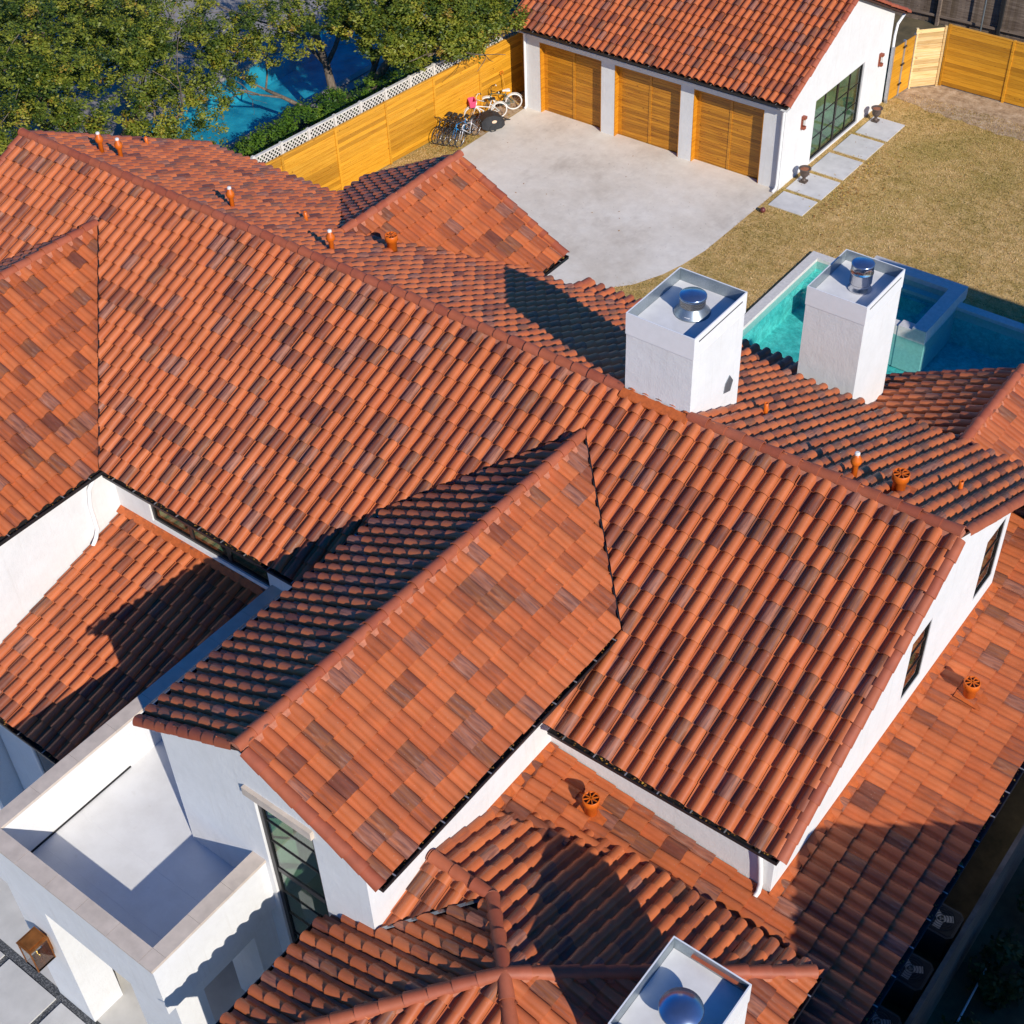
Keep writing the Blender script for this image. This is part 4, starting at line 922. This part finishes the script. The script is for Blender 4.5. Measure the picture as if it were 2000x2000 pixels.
# ------------------------------------------------------------------ neighbours off to the right, whose shadows cross the site
def nhouse(name, label, gx, ry, rz, half, sl, x1, zoff=0):
    t = thing(name, label, 'house', ((gx + x1) / 2, ry, 0)); ez = rz - sl * half
    MB().prism([(gx + .3, ry - half + .35, 0), (gx + .3, ry + half - .35, 0), (gx + .3, ry + half - .35, ez), (gx + .3, ry, rz - .35 * sl - .05), (gx + .3, ry - half + .35, ez)], (x1 - gx - .6, 0, 0)).make('wall', 'siding', t)
    for sg in (-1, 1):
        MB().prism([(gx, ry, rz), (gx, ry + sg * half, ez), (gx, ry + sg * half, ez - .12), (gx, ry, rz - .12)], (x1 - gx, 0, 0)).make('roof', 'shingle', t)
    for zz in (1.0, 3.9):
        for k_ in range(2):
            y0 = ry - 1.6 + k_ * 2.2; f_ = MB().box(gx + .24, gx + .32, y0, y0 + 1, zz, zz + 1.3).make('window', 'white_paint', t); MB().box(gx + .225, gx + .236, y0 + .08, y0 + .92, zz + .08, zz + 1.22).make('pane', 'roomdark', f_)
nhouse('house', 'tan neighbouring house across the alley beyond the right edge', 6.4, -6.95, 10.1, 4.6, .56, 17)
nhouse('house', 'tan steep gabled neighbouring house right of the swimming pool', 4.5, 13.75, 9.72, 1.8, 1.0, 15)

# ------------------------------------------------------------------ foliage
def leafcloud(blobs, n, size, seed, flat=.5, up=.35, clump=.27, per=62, fill=.3):
    """leaves in clumps: clumps sit mostly near the surface of each blob, unevenly, leaving gaps"""
    rnd = random.Random(seed); mb = MB(); W = [(b[3] * b[4] * b[5]) ** .8 for b in blobs]; tot = sum(W)
    V_, F_, T_ = [], [], []
    for bi, b in enumerate(blobs):
        m_ = int(n * W[bi] / tot); nc = max(4, m_ // per); bt = rnd.gauss(0, .06)
        for c in range(nc):
            while True:
                x, y, z = (rnd.uniform(-1, 1) for _ in range(3)); r2 = x * x + y * y + z * z
                if .1 < r2 <= 1 and math.sin(x * 5.1 + seed + bi) * math.sin(y * 4.7 + bi * 2) + math.sin(z * 4.3 + x * 3) * .5 > rnd.uniform(-1.1, .35): break
            r_ = math.sqrt(r2); sc = (.82 + .18 * rnd.random()) / r_ if rnd.random() > fill else 1
            out = Vector((x / b[3], y / b[4], z / b[5])).normalized()
            C = Vector((b[0] + x * sc * b[3], b[1] + y * sc * b[4], b[2] + z * sc * b[5])); ct = min(1, max(0, rnd.gauss(.46 + bt, .24))); cr = clump * rnd.uniform(.6, 1.3); k_ = int(per * rnd.uniform(.6, 1.4))
            for i in range(k_):
                off = Vector((rnd.gauss(0, 1), rnd.gauss(0, 1), rnd.gauss(0, .75))); off = off.normalized() * cr * rnd.random() ** .45
                p = C + off; th = rnd.random() * 6.283
                a = Vector((math.cos(th), math.sin(th), rnd.uniform(-.6, .6))); nn = off.normalized() * .8 + out * .4 + Vector((rnd.gauss(0, .4), rnd.gauss(0, .4), up + rnd.random() * .5))
                bb = a.cross(nn).normalized(); a.normalize(); s_ = size * rnd.uniform(.6, 1.35); o = len(V_)
                V_ += [p - a * s_, p + bb * s_ * flat, p + a * s_, p - bb * s_ * flat]; F_.append((o, o + 1, o + 2, o + 3)); tt = min(1, max(0, ct + rnd.gauss(0, .12))); T_ += [tt] * 4
    mb.v = [tuple(p) for p in V_]; mb.f = F_; mb.t = T_; mb.uv = [(0, 0)] * len(V_); return mb
def limbs(mb, p, d, L, r, depth, rnd, tips):
    d = d.normalized(); pts = [p]; rr = [r]
    for i in range(4):
        d = (d + Vector((rnd.gauss(0, .16), rnd.gauss(0, .16), rnd.gauss(0, .10)))).normalized(); pts.append(pts[-1] + d * L / 4); rr.append(r * (1 - .42 * (i + 1) / 4))
    mb.tube(pts, rr, 7 if r > .06 else 5); tips.append(pts[-1])
    if depth:
        for k_ in range(rnd.choice((2, 3))):
            j = rnd.choice((2, 3, 4)); e = (d + Vector((rnd.gauss(0, .62), rnd.gauss(0, .62), rnd.gauss(.12, .32))))
            limbs(mb, pts[j], e, L * rnd.uniform(.62, .85), rr[j] * .68, depth - 1, rnd, tips)
def tree(label, base, stems, blobs, n, seed, size=.085, depth=3):
    t = thing('oak_tree', label, 'tree', base); rnd = random.Random(seed); mb = MB(); tips = []
    for d, L, r in stems: limbs(mb, Vector(base), Vector(d), L, r, depth, rnd, tips)
    mb.make('trunk', 'bark', t, True); leafcloud(blobs, n, size, seed).make('crown', 'oak', t); return tips
tree('broad live oak filling the top left corner behind the roof', (-36.8, 10.2, 0), [((.1, -.25, 1), 3.0, .30), ((.75, .35, .8), 3.6, .2), ((-.7, .2, .8), 3.4, .2), ((.25, -.8, .6), 3.2, .18), ((.35, .8, .7), 3.4, .17)],
     [(-36.6, 10.4, 5.6, 3.4, 3.6, 1.7), (-38.6, 11.6, 5.0, 3.2, 3.0, 1.8), (-34.6, 9.8, 4.9, 2.5, 2.9, 1.6), (-36.0, 6.6, 4.6, 3.0, 2.6, 1.8), (-34.4, 12.6, 4.2, 2.0, 2.0, 1.2), (-41.2, 12.6, 4.4, 2.9, 2.9, 1.8), (-33.7, 11.4, 3.0, 1.4, 1.8, .8), (-39.6, 8.2, 4.5, 3.0, 2.6, 2.0), (-37.8, 14.6, 4.6, 2.6, 2.2, 1.6), (-43.5, 15, 4.5, 3, 3, 2), (-35.2, 4.0, 3.8, 2.6, 2.0, 1.6), (-33.6, 12.6, 3.4, .9, 1.1, .5), (-33.2, 13.6, 3.6, .8, .9, .5), (-33.2, 10.6, 2.6, .9, 1.0, .5), (-32.8, 11.6, 2.5, .7, .8, .4), (-33.6, 14.9, 4.2, 1.0, 1.1, .7), (-34.0, 15.0, 4.8, 1.2, 1.2, .8), (-33.9, 9.4, 2.9, 1.0, 1.0, .6), (-31.9, 12.5, 3.2, .8, .8, .4), (-32.4, 14.0, 3.4, .7, .8, .4), (-31.8, 11.5, 2.6, .8, .8, .4), (-33.3, 14.8, 4.2, .9, .9, .5), (-31.8, 10.4, 2.8, .8, .8, .4)], 165000, 11, .058)
tree('leaning live oak with sparse leaves left of the dense oak by the lattice', (-32.55, 18.75, 0), [((-.36, -.12, 1), 3.9, .19), ((-.95, -.45, .42), 3.0, .11)],
     [(-30.9, 15.9, 4.6, .8, .9, .5), (-31.9, 16.2, 5.0, .9, 1.0, .6), (-30.8, 16.5, 5.5, 1.0, 1.0, .6), (-32.7, 16.2, 3.6, .7, .9, .4), (-34.6, 17.3, 4.1, .8, .9, .5), (-33.2, 16.2, 4.6, 1.2, 1.2, .7), (-32.0, 16.6, 5.0, .9, .9, .5), (-32.3, 15.6, 4.4, .9, 1.0, .5), (-33.4, 15.4, 4.0, .9, .9, .5), (-30.9, 17.3, 5.0, .9, .9, .5), (-34.8, 19.2, 5.0, 1.6, 1.5, .9)], 13000, 21, .056, depth=4)
tree('dense live oak overhanging the lattice fence beside the garage', (-32.3, 19.9, 0), [((.45, -.1, 1), 3.6, .22), ((.2, .5, 1), 3.4, .15)],
     [(-30.1, 17.8, 5.0, 1.1, 1.1, .7), (-28.8, 18.0, 4.5, 1.1, 1.1, .7), (-28.4, 19.3, 4.5, 1.2, 1.3, .8), (-27.7, 20.1, 4.0, 1.1, 1.2, .7), (-27.7, 21.9, 3.9, 1.1, 1.2, .7), (-27.9, 19.8, 5.0, 1.2, 1.2, .8), (-29.0, 17.9, 5.5, 1.2, 1.2, .8), (-27.5, 20.6, 3.5, .7, .9, .45), (-27.2, 22.6, 3.9, .8, .9, .5), (-28.5, 18.7, 3.6, .8, .8, .45), (-28.5, 22.5, 4.6, 1.3, 1.4, .9), (-29.4, 20.4, 5.2, 1.4, 1.4, .9)], 70000, 31, .058)
tree('distant oak at the top edge beyond the neighbour patio', (-43, 27, 0), [((.1, .2, 1), 3.4, .25)], [(-43, 27, 5, 3.2, 3, 1.8), (-39.8, 28.4, 4.6, 2.4, 2.2, 1.4), (-46.5, 24.5, 4.4, 2.8, 2.6, 1.8), (-38.2, 31.2, 5.0, 2.6, 2.4, 1.6)], 30000, 41, .06)
t = thing('hedge', 'clipped green hedge between the blue pool and the lattice fence', 'hedge', (-31.8, 15, 0))
leafcloud([(-31.4, 12.6, .75, 1.5, 1.7, .75), (-31.6, 14.6, .8, 1.5, 1.6, .75), (-31.6, 16.4, .85, 1.35, 1.5, .72), (-31.8, 17.8, .8, 1.1, 1.0, .7), (-31.0, 19.6, .9, 1.0, 1.5, .9), (-30.6, 21.4, .9, 1.0, 1.6, .9)], 34000, .06, 51, .55, .8).make('foliage', 'hedge', t)
MB().box(-32.6, -30.2, 11.4, 18.4, 0, .55).make('stem', 'dark', t)  # near-black block filling the inside of the hedge
for i, (x, y, s_) in enumerate(((3.4, -3.2, 1.0), (3.2, -.8, .8), (3.6, 1.4, 1.1), (3.3, -6.0, 1.0))):
    t = thing('shrub', ('dark shrub in the shaded bed below the low white pipe', 'smaller shrub in the shaded bed nearest the white pipe tip', 'large shrub at the far end of the shaded bed', 'dark shrub at the near end of the shaded bed')[i], 'shrub', (x, y, 0), 'shrubs along the side alley')
    leafcloud([(x, y, .7 * s_, .8 * s_, 1.0 * s_, .7 * s_)], 1700, .07, 60 + i).make('foliage', 'shrub', t); MB().tube([(x, y, 0), (x + .05, y, .8)], .03, 6).make('stem', 'bark', t)
t = thing('patio_plant', 'small leafy plant by the porch side opening', 'plant', (-7.0, -10.35, 0)); leafcloud([(-6.95, -10.25, 2.0, .16, .2, .35)], 260, .06, 71).make('foliage', 'hedge', t); MB().tube([(-6.95, -10.25, 0), (-6.95, -10.25, 2.0)], .02, 6).make('stem', 'bark', t)
# dry grass blades over the lawn, fallen leaves
rnd = random.Random(5); mb = MB(); V_, F_, T_ = [], [], []
def free(x, y):
    if HP[0] - .1 < x < HP[1] and HP[2] < y < HP[3] + .1: return False
    if SX0 - .1 < x < SX1 + .1 and SY0 < y < SY1 + .1: return False
    if -15.71 - .4 < x < -15.1 and y > 31.6: return False
    if x < -15.71 and y > 23: return False
    if x < -15.6 and y < 16.8 and x < -15.9 - (16.8 - y) * .75: return False
    if x < -15.75 and y >= 16.8: return False
    if -15.55 < x < -14.12 and 22.3 < y < 30.15:
        for y0, y1 in ((22.33, 23.42), (23.62, 25.03), (25.25, 26.75), (26.98, 28.42), (28.63, 30.12)):
            if y0 - .02 < y < y1 + .02: return False
    return True
cnt = 0
while cnt < 62000:
    x = rnd.uniform(-18, -4.5); y = rnd.uniform(13.5, 32.6)
    if cnt % 24 == 0: pass
    if not free(x, y): continue
    cnt += 1; tt = min(1, max(0, .5 + .38 * math.sin(x * 1.3 + 2 * math.sin(y * .7)) * math.sin(y * 1.1 + 1.5 * math.sin(x * .8)) + rnd.gauss(0, .22)))
    th = rnd.random() * 6.28; a = Vector((math.cos(th), math.sin(th), 0)) * rnd.uniform(.008, .02); h = rnd.uniform(.02, .055); lean = Vector((rnd.gauss(0, .03), rnd.gauss(0, .03), h)); p = Vector((x, y, .004)); o = len(V_)
    V_ += [p - a, p + a, p + lean]; F_.append((o, o + 1, o + 2)); T_ += [tt] * 3
for i in range(7000):
    x = rnd.uniform(-29, -26.95); y = rnd.uniform(12, 20.5); h = rnd.uniform(.02, .06); th = rnd.random() * 6.28; a = Vector((math.cos(th), math.sin(th), 0)) * .015; p = Vector((x, y, .004)); o = len(V_)
    if x < fx(y) + .05: continue
    V_ += [p - a, p + a, p + Vector((rnd.gauss(0, .03), rnd.gauss(0, .03), h))]; F_.append((o, o + 1, o + 2)); T_ += [rnd.random()] * 3
mb.v = [tuple(p) for p in V_]; mb.f = F_; mb.t = T_; mb.uv = [(0, 0)] * len(V_)
tag(mb.make('grass', 'grassblade', kind='stuff'), 'short dry tan grass covering the lawn', 'grass')
mb = MB()
def leafbit(x, y, z, s_, tn):
    th = rnd.random() * 6.28; a = Vector((math.cos(th), math.sin(th), rnd.uniform(-.4, .4))) * s_; b_ = Vector((-math.sin(th), math.cos(th), rnd.uniform(-.4, .4))) * s_ * .6; p = Vector((x, y, z + s_ * .4)); mb.add([p - a, p + b_, p + a, p - b_], [(0, 1, 2, 3)], tn)
for i in range(330):
    x = -14.05 + abs(rnd.gauss(0, .7)); y = rnd.gauss(25.2, 1.5); leafbit(x, y, .03, rnd.uniform(.02, .05), rnd.random())
for i in range(260): leafbit(rnd.uniform(-15.5, -7), rnd.uniform(21.5, 32), .03, rnd.uniform(.015, .04), rnd.random())
for i in range(170): leafbit(rnd.uniform(-28.0, -26.95), rnd.uniform(18.8, 23.2), .02, rnd.uniform(.03, .07), rnd.random())
for i in range(38): leafbit(rnd.uniform(-26, -17), rnd.uniform(15, 22.8), .022, rnd.uniform(.012, .035), rnd.random() * .6)
tag(mb.make('fallen_leaves', 'litter', kind='stuff'), 'scattered fallen brown and yellow leaves', 'leaves')
# ------------------------------------------------------------------ bicycles and yard things
def bicycle(label, fr, re, frame, tyre, saddle='rubber', lean=0, wheelr=.335, step=False, basket=False, tw=.020, group=None, fender=None):
    """front and rear wheel ground points; frame, fork, wheels (> tyre, rim), handlebar, saddle, cranks"""
    fr = Vector((*fr, 0)); re = Vector((*re, 0)); d = (fr - re); wb = 1.06; d.normalize(); mid = (fr + re) / 2; side = Vector((d.y, -d.x, 0))
    up = (Vector((0, 0, 1)) + side * lean).normalized(); side = d.cross(up)
    t = thing('bicycle', label, 'bicycle', mid, group); R_ = wheelr
    W = lambda x, z, y=0: mid + d * x + up * z + side * y
    hub_f, hub_r = W(wb / 2, R_), W(-wb / 2, R_)
    bb = W(-.08, .28); st = W(-.24, .78); ht = W(.34, .80); hb = W(.385, .66); sst = W(-.21, .70)
    f = MB()
    tt = (hb if step else ht)
    f.tube([bb, st], .016, 7).tube([bb, hb], .02, 7).tube([tt, W(-.19, .52) if step else sst], .017, 7).tube([ht, hb], .022, 7)
    for sg in (-1, 1): f.tube([W(-.2, .66, sg * .015), W(-wb / 2, R_, sg * .055)], .009, 6).tube([bb + side * sg * .02, W(-wb / 2, R_, sg * .055)], .010, 6)
    f.make('frame', frame, t, True)
    k_ = MB().tube([ht, W(.33, .90)], .014, 6)
    for sg in (-1, 1): k_.tube([W(.388, .66, sg * .045), W(.45, .5, sg * .05), W(wb / 2, R_, sg * .05)], .012, 6)
    k_.tube([W(.388, .66, -.045), W(.388, .66, .045)], .014, 6); k_.make('fork', frame, t, True)
    for h_ in (hub_f, hub_r):
        M4 = Matrix((d, up, side)).transposed()
        ring = lambda rr, r0, n=26: [h_ + d * (rr * math.cos(2 * math.pi * i / n)) + up * (rr * math.sin(2 * math.pi * i / n)) for i in range(n + 1)]
        wl = MB().tube(ring(R_ - tw - .012, 0), .009, 5, cap=False)
        for i in range(14):
            a = 2 * math.pi * i / 14; wl.bar(h_ + side * (.02 if i % 2 else -.02), h_ + d * ((R_ - .03) * math.cos(a)) + up * ((R_ - .03) * math.sin(a)), .004)
        wl.tube([h_ - side * .06, h_ + side * .06], .018, 6); w_ = wl.make('wheel', 'tick', t)
        MB().tube(ring(R_ - tw, 0), tw, 6, cap=False).make('tyre', tyre, w_, True)
    hbm = MB()
    if step or fender:
        hbm.tube([W(.10, .98, -.30), W(.22, 1.0, -.27), W(.34, .96, -.08), W(.34, .96, .08), W(.22, 1.0, .27), W(.10, .98, .30)], .012, 6)
    else: hbm.tube([W(.33, .93, -.31), W(.35, .93, -.1), W(.35, .93, .1), W(.33, .93, .31)], .012, 6)
    hbm.tube([W(.33, .88), W(.35, .95)], .014, 6); h_ = hbm.make('handlebar', frame if step else 'rubber', t, True)
    for sg in (-1, 1): e = W(.10 if (step or fender) else .33, .98 if (step or fender) else .93, sg * .29); MB().tube([e - side * sg * .07, e + side * sg * .05], .019, 7).make('grip', saddle, h_, True)
    s_ = MB(); sd = lambda x, y, z: W(-.26 + x, .86 + z, y)
    pr_ = [(.16, .018), (.08, .028), (0, .06), (-.08, .082), (-.13, .07)]
    top = [sd(x, y, .03) for x, y in pr_] + [sd(x, -y, .03) for x, y in pr_[::-1]]; s_.prism([p - up * .05 for p in top], up * .05); s_.make('saddle', saddle, t)
    MB().tube([st, W(-.255, .84)], .012, 6).make('seat_post', 'tick', t)
    cr = MB().lathe([(.075, -.006), (.09, -.004), (.09, .004), (.075, .006)], bb + side * .05, 16, .5, Matrix((d, up, side)).transposed().to_4x4()); cr.bar(bb + side * .06, bb + side * .07 + d * .12 - up * .11, .02); cr.bar(bb - side * .06, bb - side * .07 - d * .12 + up * .11, .02)
    cr.bar(bb + side * .07 + d * .12 - up * .11, bb + side * .16 + d * .12 - up * .11, .05, .02).bar(bb - side * .07 - d * .12 + up * .11, bb - side * .16 - d * .12 + up * .11, .05, .02); cr.make('crankset', 'rubber', t)
    if fender:
        for h0 in (hub_f, hub_r):
            fm = MB(); pts = [h0 + d * ((R_ + .03) * math.cos(a)) + up * ((R_ + .03) * math.sin(a)) for a in [math.pi * (.12 + .72 * i / 10) for i in range(11)]]
            if h0 is hub_f: pts = [h0 + d * ((R_ + .03) * math.cos(a)) + up * ((R_ + .03) * math.sin(a)) for a in [math.pi * (.15 + .75 * i / 10) for i in range(11)]]
            for p, q in zip(pts, pts[1:]): fm.bar(p, q + (q - p) * .15, .055, .008, (p - h0).normalized())
            fm.make('fender', fender, t)
    if basket:
        b_ = MB(); c = W(.52, .82); hw, hd_, hh = .18, .13, .13
        P_ = lambda a, b__, z, k_: c + d * (a * hd_ * k_) + side * (b__ * hw * k_) + up * z
        lo = [P_(-1, -1, -hh, .8), P_(1, -1, -hh, .8), P_(1, 1, -hh, .8), P_(-1, 1, -hh, .8)]; hi = [P_(-1, -1, hh, 1), P_(1, -1, hh, 1), P_(1, 1, hh, 1), P_(-1, 1, hh, 1)]
        b_.quad(*lo)
        for i in range(4): j = (i + 1) % 4; b_.quad(lo[i], lo[j], hi[j], hi[i]); b_.bar(hi[i], hi[j], .022)
        b_.make('basket', 'pink', t)
    return t
GB = 'bicycles parked along the golden fence'
bicycle('silver road bike nearest the driveway in the row of bikes', (-27.06, 19.48), (-27.13, 20.64), 'bikesilver', 'rubber', lean=-.06, group=GB)
bicycle('black bike with bright blue bars just behind the silver bike', (-27.32, 19.42), (-27.38, 20.55), 'bikeblue', 'rubber', lean=-.07, group=GB)
bicycle('black bike third from the driveway in the row of bikes', (-27.55, 19.33), (-27.60, 20.44), 'bikeblack', 'rubber', lean=-.08, wheelr=.34, group=GB)
bicycle('black bike fourth from the driveway in the row of bikes', (-27.75, 19.28), (-27.82, 20.38), 'bikeblack', 'rubber', lean=-.07, group=GB)
bicycle('black bike closest to the fence boards in the row', (-27.95, 19.25), (-28.0, 20.32), 'bikeblack', 'rubber', lean=-.05, wheelr=.345, group=GB)
bicycle('white cruiser bike with a pink basket on its handlebar', (-27.86, 21.30), (-27.24, 22.12), 'bikewhite', 'whiterub', 'rubber', -.05, .335, True, True, .026, GB, 'bikewhite')
bicycle('dark green cruiser bike with white tyres closest to the garage', (-27.86, 22.20), (-27.18, 22.98), 'bikegreen', 'whiterub', 'bikewhite', -.05, .345, False, False, .03, GB, 'bikewhite')
t = thing('bike_trailer', 'black fabric bike trailer with an oval orange badge by the bikes', 'trailer', (-26.9, 21.35, 0))
a = Vector((-27.12, 21.02, 0)); b = Vector((-26.72, 21.62, 0)); d = (b - a).normalized(); r = Vector((d.y, -d.x, 0))
pts = lambda p, w_, z0, z1: [p - r * w_ + Vector((0, 0, z0)), p + r * w_ + Vector((0, 0, z0)), p + r * w_ * .85 + Vector((0, 0, z1)), p - r * w_ * .85 + Vector((0, 0, z1))]
mb = MB(); st_ = [(-.12, .22, .18, .42), (.05, .28, .10, .62), (.35, .30, .08, .66), (.65, .28, .10, .52), (.8, .2, .16, .34)]; rings = [pts(a + d * q[0], *q[1:]) for q in st_]; vs = [p for rg in rings for p in rg]
fs = [(3, 2, 1, 0), tuple(16 + i for i in range(4))] + [(i * 4 + j, i * 4 + (j + 1) % 4, (i + 1) * 4 + (j + 1) % 4, (i + 1) * 4 + j) for i in range(4) for j in range(4)]
mb.add(vs, fs).make('body', 'tarp', t)
for sg in (-1, 1): MB().tube([a + d * .3 + r * sg * (.27) + Vector((math.cos(q) * .13 * d.x, math.cos(q) * .13 * d.y, .14 + .13 * math.sin(q))) for q in [2 * math.pi * i / 16 for i in range(17)]], .022, 6, cap=False).make('wheel', 'rubber', t, True)
MB().tube([a + d * .78 + r * -.16 + Vector((0, 0, .34)), a + d * .98 + r * -.15 + Vector((0, 0, .2)), a + d * 1.06 + r * .05 + Vector((0, 0, .26)), a + d * .98 + r * .18 + Vector((0, 0, .34)), a + d * .78 + r * .16 + Vector((0, 0, .36))], .022, 7).make('push_bar', 'rubber', t, True)
MB().add([a + d * (.36 + .10 * math.cos(q)) + r * (.297 - (.05 + .035 * math.sin(q)) * .06 + .006) + Vector((0, 0, .42 + .06 * math.sin(q))) for q in [2 * math.pi * i / 14 for i in range(14)]], [list(range(14))]).make('badge', 'label', t)
t = thing('shovel', 'orange handled shovel leaning on the fence at the garage', 'shovel', (-27.55, 23.1, 0))
MB().tube([(-27.55, 23.1, .25), (-27.78, 23.1, 1.25)], .018, 7).make('shaft', 'cedar', t); MB().tube([(-27.78, 23.03, 1.25), (-27.80, 23.03, 1.36), (-27.80, 23.17, 1.36), (-27.78, 23.17, 1.25)], .016, 6).make('handle', 'vent', t)
MB().prism([(-27.56, 23.0, .3), (-27.56, 23.2, .3), (-27.5, 23.18, .05), (-27.49, 23.1, .0), (-27.5, 23.02, .05)], (.012, 0, 0)).make('blade', 'tick', t)
# urns
def urn(x, y, label):
    t = thing('urn_planter', label, 'planter', (x, y, .0), 'bronze urns beside the glass doors')
    MB().box(x - .12, x + .12, y - .12, y + .12, .035, .10).make('plinth', 'urn', t)
    MB().lathe([(.11, .10), (.08, .13), (.055, .18), (.065, .23), (.135, .30), (.175, .38), (.165, .46), (.175, .51), (.22, .56), (.225, .58), (.19, .58), (.165, .53)], (x, y, 0), 22).make('bowl', 'urn', t, True)
    MB().lathe([(.17, .53), (.08, .545), (.01, .55)], (x, y, 0), 18).make('soil', 'urnsoil', t)
urn(-15.24, 24.36, 'bronze urn planter on the paver nearest the driveway'); urn(-15.2, 29.78, 'bronze urn planter at the far end of the glass doors')
t = MB().lathe([(.001, 0), (.05, .012), (.085, .045), (.1, .1), (.085, .155), (.05, .188), (.001, .2)], (-15.42, 21.8, .0), 18).make('ball', 'red', None, True); tag(t, 'small dark red ball on the lawn at the driveway edge', 'ball')
# air conditioners
def aircon(y, label):
    t = thing('air_conditioner', label, 'air conditioner', (1.62, y, 0), 'air conditioner units along the alley wall'); x0, x1, y0, y1 = 1.22, 1.97, y - .36, y + .36; c_ = .1
    oc = lambda e: [(x0 + c_ + 0, y0 + e), (x1 - c_, y0 + e), (x1 - e, y0 + c_), (x1 - e, y1 - c_), (x1 - c_, y1 - e), (x0 + c_, y1 - e), (x0 + e, y1 - c_), (x0 + e, y0 + c_)]
    MB().prism([(x, yy, .05) for x, yy in oc(0)], (0, 0, .83)).make('case', 'ac', t); MB().prism([(x, yy, .881) for x, yy in oc(.05)], (0, 0, .012)).make('top_panel', 'acdark', t)
    g = MB()
    for i in range(1, 6): rr = .055 * i; g.tube([(1.6 + rr * math.cos(q), y + rr * math.sin(q), .91) for q in [2 * math.pi * j / 18 for j in range(19)]], .006, 4, cap=False)
    g.make('fan_grille', 'ac', t)
    bl = MB()
    for i in range(3): q = i * 2.094 + .5; bl.bar((1.6, y, .898), (1.6 + .24 * math.cos(q), y + .24 * math.sin(q), .898), .15, .004)
    bl.make('fan', 'tick', t)
for y, l in ((-.62, 'air conditioner farthest along the alley from the white pavilion chimney'), (-1.98, 'air conditioner in the middle of the alley row'), (-3.35, 'air conditioner nearest the camera at the bottom edge')): aircon(y, l)
t = MB().tube([(2.75, -2.3, .35), (2.72, -.45, .45)], .02, 8).lathe([(.035, 0), (.03, .06)], (2.72, -.43, .42), 8).make('pipe', 'white_paint'); tag(t, 'thin white pipe lying in the shaded bed', 'pipe')
# blue parasol in the far yard
t = thing('parasol', 'small blue parasol showing through the oak leaves', 'parasol', (-46.2, 22.6, 0)); MB().lathe([(.6, 2.0), (.3, 2.22), (.02, 2.32)], (-46.2, 22.6, 0), 10).make('canopy', 'blue', t); MB().tube([(-46.2, 22.6, 0), (-46.2, 22.6, 2.1)], .025, 6).make('pole', 'white_paint', t)
